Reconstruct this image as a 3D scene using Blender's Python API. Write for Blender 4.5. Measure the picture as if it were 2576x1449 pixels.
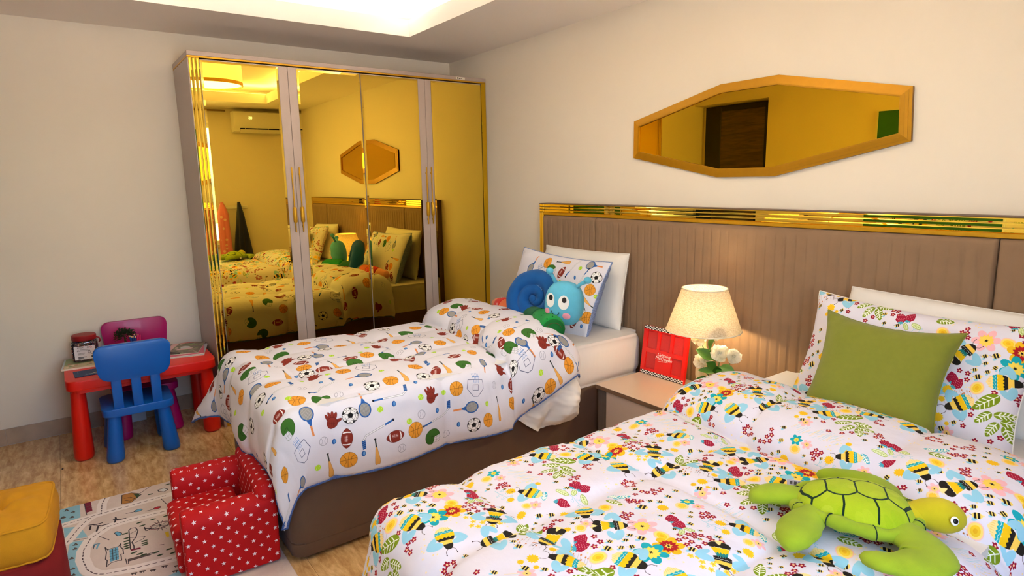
import bpy, bmesh, math, random
import numpy as np
from mathutils import Vector, Matrix, noise as mnoise

for o in list(bpy.data.objects):
    bpy.data.objects.remove(o, do_unlink=True)
SC = bpy.context.scene
COL = SC.collection
PI = math.pi

# ------------------------------------------------------------------ camera
cam_d = bpy.data.cameras.new('camera')
cam = bpy.data.objects.new('camera', cam_d)
COL.objects.link(cam)
_r = (0.58781, 0.80881, -0.01740)
_d = (0.12727, -0.11369, -0.98533)
_f = (-0.79892, 0.57698, -0.16977)
cam.matrix_world = Matrix(((_r[0], -_d[0], -_f[0], 4.54686),
                           (_r[1], -_d[1], -_f[1], -2.69404),
                           (_r[2], -_d[2], -_f[2], 1.48),
                           (0, 0, 0, 1)))
cam_d.sensor_width = 36.0
cam_d.lens = 36.0 * 1556.08 / 2576.0
cam_d.clip_start = 0.03
SC.camera = cam

# ------------------------------------------------------------------ world, colour, sampling
W = bpy.data.worlds.new('world')
SC.world = W
W.use_nodes = True
_bg = W.node_tree.nodes['Background']
_sky = W.node_tree.nodes.new('ShaderNodeTexSky')
_sky.sky_type = 'NISHITA'
_sky.sun_disc = False
_sky.sun_elevation = math.radians(42)
_sky.sun_rotation = math.radians(200)
W.node_tree.links.new(_sky.outputs[0], _bg.inputs[0])
_bg.inputs[1].default_value = 1.0
SC.view_settings.view_transform = 'Standard'
SC.view_settings.look = 'None'
SC.view_settings.exposure = 1.40
SC.view_settings.gamma = 1.0
SC.view_settings.use_curve_mapping = False
try:
    SC.cycles.use_denoising = True
    SC.cycles.denoiser = 'OPENIMAGEDENOISE'
    SC.cycles.max_bounces = 10
    SC.cycles.diffuse_bounces = 5
    SC.cycles.glossy_bounces = 5
    SC.cycles.transmission_bounces = 6
    SC.cycles.sample_clamp_indirect = 6.0
    SC.cycles.caustics_reflective = False
    SC.cycles.caustics_refractive = False
except Exception:
    pass

def light(name, kind, loc, energy, col, size=0.1, size_y=None, direction=None, portal=False):
    d = bpy.data.lights.new(name, kind)
    d.energy = energy
    d.color = col
    if kind == 'AREA':
        d.shape = 'RECTANGLE'
        d.size = size
        d.size_y = size_y or size
        d.cycles.is_portal = portal
    else:
        d.shadow_soft_size = size
    o = bpy.data.objects.new(name, d)
    COL.objects.link(o)
    o.location = loc
    if direction:
        o.rotation_euler = Vector(direction).to_track_quat('-Z', 'Y').to_euler()
    return o

# daylight opening in the wall behind the camera's right shoulder (portal: guides the sky light only)
light('window_portal', 'AREA', (5.16, -2.0, 1.5), 1.0, (1, 1, 1), 1.5, 1.5, (-1, 0, 0), portal=True)
# added sun, aimed to light only the bounce ground outside the window
_sd = bpy.data.lights.new('sun', 'SUN')
_sd.energy = 28.0
_sd.angle = 0.01
_so = bpy.data.objects.new('sun', _sd)
COL.objects.link(_so)
_so.rotation_euler = Vector((0.75, 0.15, -1.0)).to_track_quat('-Z', 'Y').to_euler()

# ------------------------------------------------------------------ colour helpers / materials
def lin(c):
    return tuple(((v / 255.0) / 12.92 if v <= 10 else (((v / 255.0) + 0.055) / 1.055) ** 2.4) for v in c)

MATS = {}
def M(name, col, rough=0.5, metal=0.0, bump=0.0, bscale=200.0, var=0.0, vscale=6.0, sheen=0.0, coat=0.0,
      spec=0.5, stretch=None, emit=None, estr=0.0, sss=0.0, trans=0.0):
    """plain procedural surface: base colour with optional noise variation and noise bump"""
    if name in MATS:
        return MATS[name]
    m = bpy.data.materials.new(name)
    m.use_nodes = True
    nt = m.node_tree
    b = nt.nodes['Principled BSDF']
    c = (*lin(col), 1)
    b.inputs['Base Color'].default_value = c
    b.inputs['Roughness'].default_value = rough
    b.inputs['Metallic'].default_value = metal
    b.inputs['Specular IOR Level'].default_value = spec
    b.inputs['Sheen Weight'].default_value = sheen
    b.inputs['Coat Weight'].default_value = coat
    if sss:
        b.inputs['Subsurface Weight'].default_value = sss
        b.inputs['Subsurface Radius'].default_value = (0.02, 0.015, 0.01)
    if trans:
        b.inputs['Transmission Weight'].default_value = trans
    if emit:
        b.inputs['Emission Color'].default_value = (*lin(emit), 1)
        b.inputs['Emission Strength'].default_value = estr
    tc = nt.nodes.new('ShaderNodeTexCoord')
    src = tc.outputs['Object']
    if stretch:
        mp = nt.nodes.new('ShaderNodeMapping')
        mp.inputs['Scale'].default_value = stretch
        nt.links.new(src, mp.inputs[0])
        src = mp.outputs[0]
    if var > 0:
        n = nt.nodes.new('ShaderNodeTexNoise')
        n.inputs['Scale'].default_value = vscale
        n.inputs['Detail'].default_value = 5
        r = nt.nodes.new('ShaderNodeMapRange')
        r.inputs[1].default_value = 0.3
        r.inputs[2].default_value = 0.7
        r.inputs[3].default_value = 1 - var
        r.inputs[4].default_value = 1 + var
        mx = nt.nodes.new('ShaderNodeMix')
        mx.data_type = 'RGBA'
        mx.blend_type = 'MULTIPLY'
        mx.inputs[0].default_value = 1
        mx.inputs[6].default_value = c
        nt.links.new(src, n.inputs['Vector'])
        nt.links.new(n.outputs[0], r.inputs[0])
        nt.links.new(r.outputs[0], mx.inputs[7])
        nt.links.new(mx.outputs[2], b.inputs['Base Color'])
    if bump > 0:
        n = nt.nodes.new('ShaderNodeTexNoise')
        n.inputs['Scale'].default_value = bscale
        n.inputs['Detail'].default_value = 3
        bp = nt.nodes.new('ShaderNodeBump')
        bp.inputs['Strength'].default_value = bump
        bp.inputs['Distance'].default_value = 0.004
        nt.links.new(src, n.inputs['Vector'])
        nt.links.new(n.outputs[0], bp.inputs['Height'])
        nt.links.new(bp.outputs[0], b.inputs['Normal'])
    MATS[name] = m
    return m

def MT(name, img, rough=0.85, bump=0.15, bscale=60.0, sheen=0.0, ext='REPEAT', coat=0.0, bump2=0.0):
    """surface whose flat print is an image drawn by this script"""
    m = bpy.data.materials.new(name)
    m.use_nodes = True
    nt = m.node_tree
    b = nt.nodes['Principled BSDF']
    t = nt.nodes.new('ShaderNodeTexImage')
    t.image = img
    t.extension = ext
    t.interpolation = 'Linear'
    nt.links.new(t.outputs[0], b.inputs['Base Color'])
    b.inputs['Roughness'].default_value = rough
    b.inputs['Sheen Weight'].default_value = sheen
    b.inputs['Coat Weight'].default_value = coat
    b.inputs['Specular IOR Level'].default_value = 0.25
    if bump > 0:
        tc = nt.nodes.new('ShaderNodeTexCoord')
        n = nt.nodes.new('ShaderNodeTexNoise')
        n.inputs['Scale'].default_value = bscale
        n.inputs['Detail'].default_value = 4
        bp = nt.nodes.new('ShaderNodeBump')
        bp.inputs['Strength'].default_value = bump
        bp.inputs['Distance'].default_value = 0.01
        nt.links.new(tc.outputs['Object'], n.inputs['Vector'])
        nt.links.new(n.outputs[0], bp.inputs['Height'])
        nt.links.new(bp.outputs[0], b.inputs['Normal'])
    return m

# ------------------------------------------------------------------ object helpers
def thing(name, label, cat, loc=(0, 0, 0), rotz=0.0, group=None):
    o = bpy.data.objects.new(name, None)
    COL.objects.link(o)
    o.location = loc
    o.rotation_euler = (0, 0, rotz)
    o.empty_display_size = 0.05
    o['label'] = label
    o['category'] = cat
    if group:
        o['group'] = group
    return o

def tag(o, label, cat, group=None):
    o['label'] = label
    o['category'] = cat
    if group:
        o['group'] = group
    return o

def link_mesh(name, me, mats, parent=None, smooth=False, loc=None, rot=None):
    if not isinstance(mats, (list, tuple)):
        mats = [mats]
    if not me.materials:
        for m in mats:
            me.materials.append(m)
    if smooth:
        me.polygons.foreach_set('use_smooth', [True] * len(me.polygons))
    o = bpy.data.objects.new(name, me)
    COL.objects.link(o)
    if parent is not None:
        o.parent = parent
    if loc is not None:
        o.location = loc
    if rot is not None:
        o.rotation_euler = rot
    return o

def obj(name, bm, mats, parent=None, smooth=False, loc=None, rot=None, sharp=None):
    bmesh.ops.recalc_face_normals(bm, faces=bm.faces)
    me = bpy.data.meshes.new(name)
    bm.to_mesh(me)
    bm.free()
    o = link_mesh(name, me, mats, parent, smooth or sharp is not None, loc, rot)
    if sharp is not None:
        me.set_sharp_from_angle(angle=math.radians(sharp))
    return o

def struct(name, bm, mats, parent=None, **k):
    o = obj(name, bm, mats, parent, **k)
    if parent is None:
        o['kind'] = 'structure'
    return o

def NB():
    return bmesh.new()

def box(bm, x0, x1, y0, y1, z0, z1, bev=0.0, seg=2, mat=0):
    r = bmesh.ops.create_cube(bm, size=1.0)
    vs = r['verts']
    for v in vs:
        v.co = Vector(((x0 + x1) / 2 + v.co.x * (x1 - x0), (y0 + y1) / 2 + v.co.y * (y1 - y0), (z0 + z1) / 2 + v.co.z * (z1 - z0)))
    fs = set(f for v in vs for f in v.link_faces)
    if bev > 0:
        es = list(set(e for v in vs for e in v.link_edges))
        r = bmesh.ops.bevel(bm, geom=es, offset=bev, segments=seg, affect='EDGES', profile=0.5)
        fs = set(r['faces']) | set(f for f in fs if f.is_valid)
    for f in fs:
        if f.is_valid:
            f.material_index = mat
    return bm

def lathe(bm, prof, n=24, c=(0, 0, 0), mat=0, cap=True, xf=None):
    rings = []
    for (r, z) in prof:
        ring = []
        for i in range(n):
            a = 2 * PI * i / n
            p = Vector((r * math.cos(a), r * math.sin(a), z))
            p = (xf @ p) if xf else p
            ring.append(bm.verts.new((p.x + c[0], p.y + c[1], p.z + c[2])))
        rings.append(ring)
    for k in range(len(rings) - 1):
        a, b = rings[k], rings[k + 1]
        for i in range(n):
            f = bm.faces.new((a[i], a[(i + 1) % n], b[(i + 1) % n], b[i]))
            f.material_index = mat
    if cap:
        f = bm.faces.new(rings[0][::-1]); f.material_index = mat
        f = bm.faces.new(rings[-1]); f.material_index = mat
    return bm

def tube(bm, pts, r, n=8, mat=0, cap=True, closed=False):
    pts = [Vector(p) for p in pts]
    rs = r if isinstance(r, (list, tuple)) else [r] * len(pts)
    rings = []
    up = None
    for i, p in enumerate(pts):
        if closed:
            t = (pts[(i + 1) % len(pts)] - pts[i - 1])
        else:
            t = pts[min(i + 1, len(pts) - 1)] - pts[max(i - 1, 0)]
        t = t.normalized() if t.length > 1e-9 else Vector((0, 0, 1))
        if up is None:
            up = Vector((0, 0, 1)) if abs(t.z) < 0.9 else Vector((1, 0, 0))
        a = t.cross(up)
        if a.length < 1e-6:
            a = t.orthogonal()
        a.normalize()
        b = a.cross(t).normalized()
        up = b
        rings.append([bm.verts.new(p + (a * math.cos(2 * PI * k / n) + b * math.sin(2 * PI * k / n)) * rs[i]) for k in range(n)])
    m = len(rings)
    for k in range(m if closed else m - 1):
        a, b = rings[k], rings[(k + 1) % m]
        for i in range(n):
            f = bm.faces.new((a[i], a[(i + 1) % n], b[(i + 1) % n], b[i]))
            f.material_index = mat
    if cap and not closed:
        bm.faces.new(rings[0][::-1]).material_index = mat
        bm.faces.new(rings[-1]).material_index = mat
    return bm

def prism(bm, pts2, z0, z1, xf=None, mat=0, bev=0.0, seg=2):
    """extrude a 2-D outline (x, y) from z0 to z1, optionally transformed"""
    lo = [bm.verts.new((p[0], p[1], z0)) for p in pts2]
    hi = [bm.verts.new((p[0], p[1], z1)) for p in pts2]
    n = len(lo)
    fs = [bm.faces.new(lo[::-1]), bm.faces.new(hi)]
    for i in range(n):
        fs.append(bm.faces.new((lo[i], lo[(i + 1) % n], hi[(i + 1) % n], hi[i])))
    for f in fs:
        f.material_index = mat
    vs = lo + hi
    if bev > 0:
        es = list(set(fs[0].edges) | set(fs[1].edges))
        r = bmesh.ops.bevel(bm, geom=es, offset=bev, segments=seg, affect='EDGES', profile=0.5)
        vs = list(set(v for f in r['faces'] for v in f.verts) | set(v for f in fs if f.is_valid for v in f.verts))
    if xf is not None:
        for v in vs:
            v.co = xf @ v.co
    return bm

def rrect(w, h, r, n=5, cx=0, cy=0):
    r = min(r, w / 2 - 1e-4, h / 2 - 1e-4)
    out = []
    for (sx, sy, a0) in ((1, 1, 0), (-1, 1, 90), (-1, -1, 180), (1, -1, 270)):
        for i in range(n + 1):
            a = math.radians(a0 + 90 * i / n)
            out.append((cx + sx * (w / 2 - r) + r * math.cos(a), cy + sy * (h / 2 - r) + r * math.sin(a)))
    return out

def ellipsoid(bm, c, rx, ry, rz, nu=20, nv=12, mat=0, xf=None, fn=None):
    r = bmesh.ops.create_uvsphere(bm, u_segments=nu, v_segments=nv, radius=1.0)
    fs = set()
    for v in r['verts']:
        p = Vector((v.co.x * rx, v.co.y * ry, v.co.z * rz))
        if fn:
            p = fn(p)
        if xf is not None:
            p = xf @ p
        v.co = p + Vector(c)
        fs |= set(v.link_faces)
    for f in fs:
        f.material_index = mat
    return bm

def copy_tree(o, parent=None):
    c = o.copy()
    COL.objects.link(c)
    if parent is not None:
        c.parent = parent
    for ch in list(o.children):
        copy_tree(ch, c)
    return c

def setuv(me, fn):
    """fn(co, normal, face material) -> uv, per loop"""
    uv = me.uv_layers.new(name='uv') if not me.uv_layers else me.uv_layers[0]
    for p in me.polygons:
        for li in p.loop_indices:
            uv.data[li].uv = fn(me.vertices[me.loops[li].vertex_index].co, p.normal, p.material_index)

def smooth01(x):
    x = max(0.0, min(1.0, x))
    return x * x * (3 - 2 * x)

def sm(x):
    x = np.clip(x, 0, 1)
    return x * x * (3 - 2 * x)

def fbm(x, y, z=0.0, s=1.0):
    return mnoise.noise(Vector((x * s, y * s, z)))
# ------------------------------------------------------------------ flat prints, drawn as vector shapes into an image
class Print:
    def __init__(self, name, w, h, ppm, bg, wrap=False):
        self.w, self.h, self.k, self.wrap, self.name = w, h, ppm, wrap, name
        self.W, self.H = int(round(w * ppm)), int(round(h * ppm))
        self.im = np.empty((self.H, self.W, 3), np.float32)
        self.im[:] = np.array(bg, np.float32) / 255.0
        self.at(0, 0)
    def at(self, x, y, ang=0.0, s=1.0, flip=False):
        c, n = math.cos(ang) * s, math.sin(ang) * s
        self.m = np.array([[c, -n], [n, c]])
        if flip:
            self.m = self.m @ np.array([[-1, 0], [0, 1]])
        self.o = np.array([x, y])
        return self
    def tf(self, pts):
        return (np.asarray(pts, float).reshape(-1, 2) @ self.m.T + self.o) * self.k
    def _put(self, sd_fn, lo, hi, col, alpha=1.0):
        x0, y0 = int(math.floor(lo[0] - 1.5)), int(math.floor(lo[1] - 1.5))
        x1, y1 = int(math.ceil(hi[0] + 1.5)), int(math.ceil(hi[1] + 1.5))
        if not self.wrap:
            x0, y0, x1, y1 = max(x0, 0), max(y0, 0), min(x1, self.W), min(y1, self.H)
        if x1 <= x0 or y1 <= y0:
            return
        xs, ys = np.arange(x0, x1), np.arange(y0, y1)
        X, Y = np.meshgrid(xs + 0.5, ys + 0.5)
        a = np.clip(0.5 - sd_fn(X, Y), 0, 1)[..., None] * alpha
        if self.wrap:
            ix = np.ix_(ys % self.H, xs % self.W)
            self.im[ix] = self.im[ix] * (1 - a) + np.array(col, np.float32) / 255.0 * a
        else:
            v = self.im[y0:y1, x0:x1]
            v[:] = v * (1 - a) + np.array(col, np.float32) / 255.0 * a
    def poly(self, pts, col, alpha=1.0):
        p = self.tf(pts)
        q = np.roll(p, -1, 0)
        def sd(X, Y):
            d = np.full(X.shape, 1e9)
            ins = np.zeros(X.shape, bool)
            for (ax, ay), (bx, by) in zip(p, q):
                ex, ey = bx - ax, by - ay
                L = ex * ex + ey * ey + 1e-12
                t = np.clip(((X - ax) * ex + (Y - ay) * ey) / L, 0, 1)
                d = np.minimum(d, (X - ax - t * ex) ** 2 + (Y - ay - t * ey) ** 2)
                if ay != by:
                    ins ^= ((Y < ay) != (Y < by)) & (X < ax + (Y - ay) * ex / (by - ay))
            d = np.sqrt(d)
            return np.where(ins, -d, d)
        self._put(sd, p.min(0), p.max(0), col, alpha)
    def line(self, pts, w, col, alpha=1.0):
        p = self.tf(pts)
        r = max(w * self.k * math.sqrt(abs(np.linalg.det(self.m))) / 2, 0.45)
        def sd(X, Y):
            d = np.full(X.shape, 1e9)
            for (ax, ay), (bx, by) in zip(p[:-1], p[1:]):
                ex, ey = bx - ax, by - ay
                L = ex * ex + ey * ey + 1e-12
                t = np.clip(((X - ax) * ex + (Y - ay) * ey) / L, 0, 1)
                d = np.minimum(d, (X - ax - t * ex) ** 2 + (Y - ay - t * ey) ** 2)
            return np.sqrt(d) - r
        self._put(sd, p.min(0) - r, p.max(0) + r, col, alpha)
    def ell(self, x, y, rx, ry=None, col=(0, 0, 0), ang=0.0, alpha=1.0, n=26):
        ry = rx if ry is None else ry
        c, s = math.cos(ang), math.sin(ang)
        self.poly([(x + rx * math.cos(t) * c - ry * math.sin(t) * s, y + rx * math.cos(t) * s + ry * math.sin(t) * c)
                   for t in np.linspace(0, 2 * PI, n, endpoint=False)], col, alpha)
    def ring(self, x, y, r, w, col, a0=0, a1=2 * PI, n=24, ry=None):
        ry = r if ry is None else ry
        self.line([(x + r * math.cos(t), y + ry * math.sin(t)) for t in np.linspace(a0, a1, n)], w, col)
    def star(self, x, y, r, col, n=5, inner=0.42, a=PI / 2):
        self.poly([(x + (r if i % 2 == 0 else r * inner) * math.cos(a + i * PI / n), y + (r if i % 2 == 0 else r * inner) * math.sin(a + i * PI / n))
                   for i in range(2 * n)], col)
    def image(self):
        im = bpy.data.images.new(self.name, self.W, self.H, alpha=False)
        px = np.ones((self.H, self.W, 4), np.float32)
        px[..., :3] = self.im
        im.pixels.foreach_set(px.ravel())
        im.update()
        im.pack()
        return im

BLK, WHT = (28, 24, 24), (250, 248, 246)
ORG, ORG2, BRN, GRN, BLU, LIM, GRY = (236, 160, 52), (222, 140, 40), (140, 48, 36), (58, 112, 40), (44, 100, 176), (182, 226, 44), (158, 156, 152)

# sports-motif drawings, local +y is "up" of the motif, metres
def d_soccer(p):
    p.ell(0, 0, .037, None, BLK); p.ell(0, 0, .0355, None, WHT)
    p.star(0, 0, .0135, BLK, 5, .81)
    for i in range(5):
        a = PI / 2 + i * 2 * PI / 5
        p.line([(.0135 * math.cos(a), .0135 * math.sin(a)), (.026 * math.cos(a), .026 * math.sin(a))], .0011, BLK)
        b = a
        p.poly([(.026 * math.cos(b), .026 * math.sin(b)), (.0365 * math.cos(b - .3), .0365 * math.sin(b - .3)), (.0365 * math.cos(b + .3), .0365 * math.sin(b + .3))], BLK)
        c = b + PI / 5
        p.line([(.0365 * math.cos(b - .3), .0365 * math.sin(b - .3)), (.029 * math.cos(c - 2 * PI / 5), .029 * math.sin(c - 2 * PI / 5)), (.0365 * math.cos(b - 2 * PI / 5 + .3), .0365 * math.sin(b - 2 * PI / 5 + .3))], .001, BLK)
        p.line([(.026 * math.cos(b), .026 * math.sin(b)), (.024 * math.cos(c), .024 * math.sin(c)), (.026 * math.cos(b + 2 * PI / 5), .026 * math.sin(b + 2 * PI / 5))], .001, BLK)
def d_basket(p):
    p.ell(0, 0, .037, None, (150, 92, 22)); p.ell(0, 0, .0357, None, ORG)
    w, c = .0013, (104, 62, 26)
    p.line([(-.036, -.004), (0, .002), (.036, .006)], w, c); p.line([(.004, .036), (-.003, 0), (-.002, -.036)], w, c)
    p.line([(-.026, .026), (-.012, .008), (-.010, -.012), (-.02, -.03)], w, c)
    p.line([(.028, .023), (.013, .012), (.008, -.012), (.016, -.032)], w, c)
def d_football(p):
    P1 = [(.050 * math.cos(t), .029 * math.sin(t) * (abs(math.sin(t)) ** .35)) for t in np.linspace(0, 2 * PI, 30, endpoint=False)]
    p.poly([(x * 1.03, y * 1.05) for x, y in P1], (70, 24, 20)); p.poly(P1, BRN)
    for s in (-1, 1):
        p.poly([(s * .026, .0225), (s * .033, .0175), (s * .035, 0), (s * .033, -.0175), (s * .026, -.0225), (s * .0285, 0)], WHT)
    p.line([(-.016, .003), (.016, .003)], .0016, WHT)
    for i in range(6):
        x = -.014 + i * .0056
        p.line([(x, -.005), (x, .011)], .0014, WHT)
def d_baseball(p):
    p.ring(0, 0, .022, .0011, (90, 90, 110)); p.ring(-.026, 0, .02, .001, (120, 120, 140), -.85, .85); p.ring(.026, 0, .02, .001, (120, 120, 140), PI - .85, PI + .85)
def d_tennis(p):
    p.ell(0, 0, .0165, None, LIM); p.ring(-.018, .004, .013, .0016, (240, 250, 220), -1, 1); p.ring(.018, -.004, .013, .0016, (240, 250, 220), PI - 1, PI + 1)
def d_puck(p):
    p.ell(0, 0, .010, .0135, (40, 96, 170)); p.ell(.002, .001, .0055, .0095, (98, 156, 216))
def d_racket(p):
    p.line([(0, -.012), (0, -.035)], .006, BLU)
    p.poly([(-.016, .0), (.016, .0), (.004, -.036), (-.004, -.036)], BLU)
    p.ell(0, .03, .035, .042, (38, 72, 126)); p.ell(0, .03, .0335, .0405, BLU); p.ell(0, .03, .0285, .0355, (172, 170, 166))
    for i in range(-4, 5):
        w = .0355 * math.sqrt(max(0, 1 - (i * .0066 / .0285) ** 2))
        p.line([(i * .0066, .03 - w), (i * .0066, .03 + w)], .0009, (120, 118, 116))
    for i in range(-5, 6):
        w = .0285 * math.sqrt(max(0, 1 - (i * .0066 / .0355) ** 2))
        p.line([(-w, .03 + i * .0066), (w, .03 + i * .0066)], .0009, (120, 118, 116))
    p.poly([(-.005, -.036), (.005, -.036), (.0055, -.088), (-.0055, -.088)], (226, 142, 84))
def d_bat(p):
    p.poly([(-.0035, .07), (.0035, .07), (.0035, .028), (-.0035, .028)], (64, 72, 70)); p.ell(0, .072, .006, .004, (40, 40, 40))
    p.poly([(-.004, .03), (.004, .03), (.013, -.035), (.0145, -.06), (.010, -.072), (-.010, -.072), (-.0145, -.06), (-.013, -.035)], (176, 116, 52))
    p.poly([(-.003, .028), (.003, .028), (.0115, -.035), (.013, -.06), (.009, -.0705), (-.0085, -.0705), (-.0125, -.06), (-.011, -.035)], (236, 178, 92))
def d_stick(p):
    p.line([(0, .092), (0, -.055), (.016, -.078), (.052, -.086)], .0082, (120, 124, 136)); p.line([(0, .092), (0, -.055), (.016, -.078), (.05, -.085)], .0058, (240, 240, 244))
    p.line([(0, .092), (0, .05)], .0086, BLU); p.ell(0, .095, .006, .005, (24, 26, 40))
    p.poly([(.018, -.068), (.056, -.078), (.058, -.094), (.016, -.086)], (36, 82, 150))
    for i in range(4):
        p.line([(.024 + i * .009, -.071 - i * .002), (.022 + i * .009, -.086 - i * .002)], .0016, (120, 166, 220))
def d_glove(p):
    b = (92, 30, 24)
    for (x, y, a, l) in ((-.026, .024, .5, .026), (-.012, .034, .2, .03), (.004, .036, -.05, .03), (.018, .03, -.3, .028), (.032, .004, -1.1, .024)):
        p.ell(x, y, .0095, l, b, a, n=14); p.ell(x, y, .0082, l - .0015, BRN, a, n=14)
    p.ell(0, -.006, .031, .034, b); p.ell(0, -.006, .029, .032, BRN)
    for i in range(-1, 2):
        p.line([(i * .012, .0), (i * .01, -.026)], .0013, b)
    p.line([(-.018, -.008), (.018, -.012)], .0013, b)
def d_helmet(p):
    pts = [(-.044, -.004), (-.043, .018), (-.028, .038), (-.004, .045), (.022, .038), (.038, .020), (.040, .004), (.012, .0), (.008, -.016), (.0, -.036), (-.016, -.034), (-.034, -.024)]
    def cr(ps, k=4):
        out = []
        n = len(ps)
        for i in range(n):
            a, b, c, d = [np.array(ps[(i + j - 1) % n]) for j in range(4)]
            for u in np.linspace(0, 1, k, endpoint=False):
                out.append(tuple(.5 * (2 * b + (c - a) * u + (2 * a - 5 * b + 4 * c - d) * u * u + (3 * b - a - 3 * c + d) * u ** 3)))
        return out
    q = cr(pts)
    p.poly([(x * 1.035, y * 1.035) for x, y in q], (24, 50, 24)); p.poly(q, GRN)
    p.line([(.012, .0), (-.008, .006), (-.006, -.02)], .0014, (24, 50, 24))
    g = (150, 160, 156)
    for dy in (-.004, -.018, -.032):
        p.line([(.006, dy), (.034, dy - .002), (.044, dy + .006)], .0016, g)
    p.line([(.04, .004), (.047, -.012), (.038, -.036)], .0016, g); p.line([(.024, .0), (.022, -.036)], .0014, g)
def d_hoop(p):
    c = (52, 62, 96)
    p.line([(-.040, .022), (.040, .022), (.046, -.018), (.012, -.052), (-.012, -.052), (-.046, -.018), (-.040, .022)], .0019, c)
    p.line([(-.014, -.002), (.014, -.002), (.014, -.026), (-.014, -.026), (-.014, -.002)], .0017, c)
    b = (74, 124, 196)
    p.line([(-.018, .036), (.018, .036)], .0022, b)
    for i in range(5):
        p.line([(-.016 + i * .008, .036), (-.010 + i * .006, .016), (-.014 + i * .007, .006)], .0012, b)
        p.line([(-.016 + i * .008, .036), (-.018 + i * .008, .052)], .0012, b)
SP_SC = dict(s=.91, b=.91, f=.78, o=.78, t=.74, p=.84, r=.77, a=.78, k=.84, g=.70, h=.86, q=1.02)
SPORT = dict(s=d_soccer, b=d_basket, f=d_football, o=d_baseball, t=d_tennis, p=d_puck, r=d_racket, a=d_bat, k=d_stick, g=d_glove, h=d_helmet, q=d_hoop)

# meadow-print drawings
YEL, TAN, TEA, CHR, RED, PNK, LBL, OLV = (244, 196, 12), (250, 222, 150), (18, 168, 182), (34, 28, 22), (150, 10, 44), (244, 186, 194), (150, 208, 230), (126, 150, 22)
def b_slab(p, L, wf, y0, y1, col, zig=0.0):
    ys = np.linspace(y0, y1, 7)
    a = [(-wf(y) * L, y * L) for y in ys]
    b = [(wf(y) * L, y * L) for y in ys[::-1]]
    if zig:
        x1 = wf(y0) * L
        n = 9
        z = [(x1 - 2 * x1 * i / n, (y0 + (zig if i % 2 else -zig * .3)) * L) for i in range(1, n)]
        p.poly(a + b + z, col)
    else:
        p.poly(a + b, col)
def bee_wings(p, L, y, sp=.42, both=True):
    for s in ((-1, 1) if both else (-1,)):
        p.ell(s * sp * L, (y + .08) * L, .26 * L, .13 * L, LBL, s * -.35); p.ell(s * (sp + .02) * L, (y - .12) * L, .22 * L, .10 * L, LBL, s * .55)
def bee_ant(p, L, y):
    for s in (-1, 1):
        p.line([(s * .06 * L, y * L), (s * .16 * L, (y + .1) * L), (s * .18 * L, (y + .22) * L)], .0016, (60, 46, 50)); p.ell(s * .18 * L, (y + .23) * L, .0026, None, (60, 46, 50), n=8)
def d_beeA(p, L=.125):
    wf = lambda y: max(.02, (.30 * math.sqrt(max(0, 1 - ((y + .14) / .40) ** 2))) if y < .18 else (.155 * math.sqrt(max(0, 1 - ((y - .28) / .24) ** 2))))
    bee_wings(p, L, .12, .40, True); bee_ant(p, L, .46)
    b_slab(p, L, wf, -.54, .2, TAN)
    for i in range(7):
        p.line([((-.18 + i * .06) * L, -.47 * L), ((-.2 + i * .065) * L, -.38 * L)], .0014, (238, 196, 96))
    b_slab(p, L, wf, -.33, -.2, TEA, .03); b_slab(p, L, wf, -.2, .0, YEL, .03)
    p.line([((-.28 + i * .07) * L, (-.255 + (.018 if i % 2 else -.018)) * L) for i in range(9)], .0014, WHT)
    b_slab(p, L, wf, -.02, .13, CHR, .035); b_slab(p, L, wf, .11, .28, (250, 208, 90)); b_slab(p, L, wf, .28, .5, CHR)
def d_beeB(p, L=.125):
    wf = lambda y: (.27 - .14 * (y + .3) / .42) if y < .12 else (.24 * math.sqrt(max(0.003, 1 - ((y - .1) / .42) ** 2)))
    bee_wings(p, L, .14, .46); bee_ant(p, L, .46)
    p.ell(0, -.36 * L, .26 * L, .18 * L, TAN)
    for s in (-1, 1):
        p.ell(s * .14 * L, -.36 * L, .165 * L, .13 * L, CHR, s * .3)
        p.poly([(s * .29 * L, -.36 * L), (0, -.34 * L), (0, -.22 * L), (s * .26 * L, -.22 * L)], CHR)
    p.poly([(-.1 * L, -.56 * L), (.1 * L, -.56 * L), (.05 * L, -.40 * L), (0, -.34 * L), (-.05 * L, -.40 * L)], TAN)
    b_slab(p, L, wf, -.24, .02, YEL)
    p.line([((-.26 + i * .065) * L, (-.235 + (.014 if i % 2 else -.014)) * L) for i in range(9)], .0016, WHT)
    b_slab(p, L, wf, -.02, .13, (30, 128, 128), .05); b_slab(p, L, lambda y: wf(y) * 1.0, .10, .26, CHR, .05)
    p.line([((-.22 + i * .055) * L, (.205 + (.012 if i % 2 else -.012)) * L) for i in range(9)], .0013, WHT)
    b_slab(p, L, wf, .26, .40, (248, 202, 76)); b_slab(p, L, wf, .40, .52, CHR)
def d_mini(p, L=.026):
    p.ell(-.3 * L, -.42 * L, .3 * L, .2 * L, LBL, .5)
    p.ell(0, 0, .5 * L, .36 * L, (246, 216, 110), n=14)
    for x in (-.2, .14):
        p.poly([((x - .11) * L, -.33 * L), ((x + .10) * L, -.35 * L), ((x + .12) * L, .35 * L), ((x - .09) * L, .33 * L)], CHR)
    p.line([(-.48 * L, .05 * L), (-.7 * L, .2 * L)], .0008, CHR)
def d_red5(p, r=.012):
    for i in range(5):
        a = i * 2 * PI / 5 + .3
        p.ell(r * .58 * math.cos(a), r * .58 * math.sin(a), r * .5, r * .36, RED, a, n=10)
    p.ell(0, 0, r * .36, None, (250, 196, 150), n=10)
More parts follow.
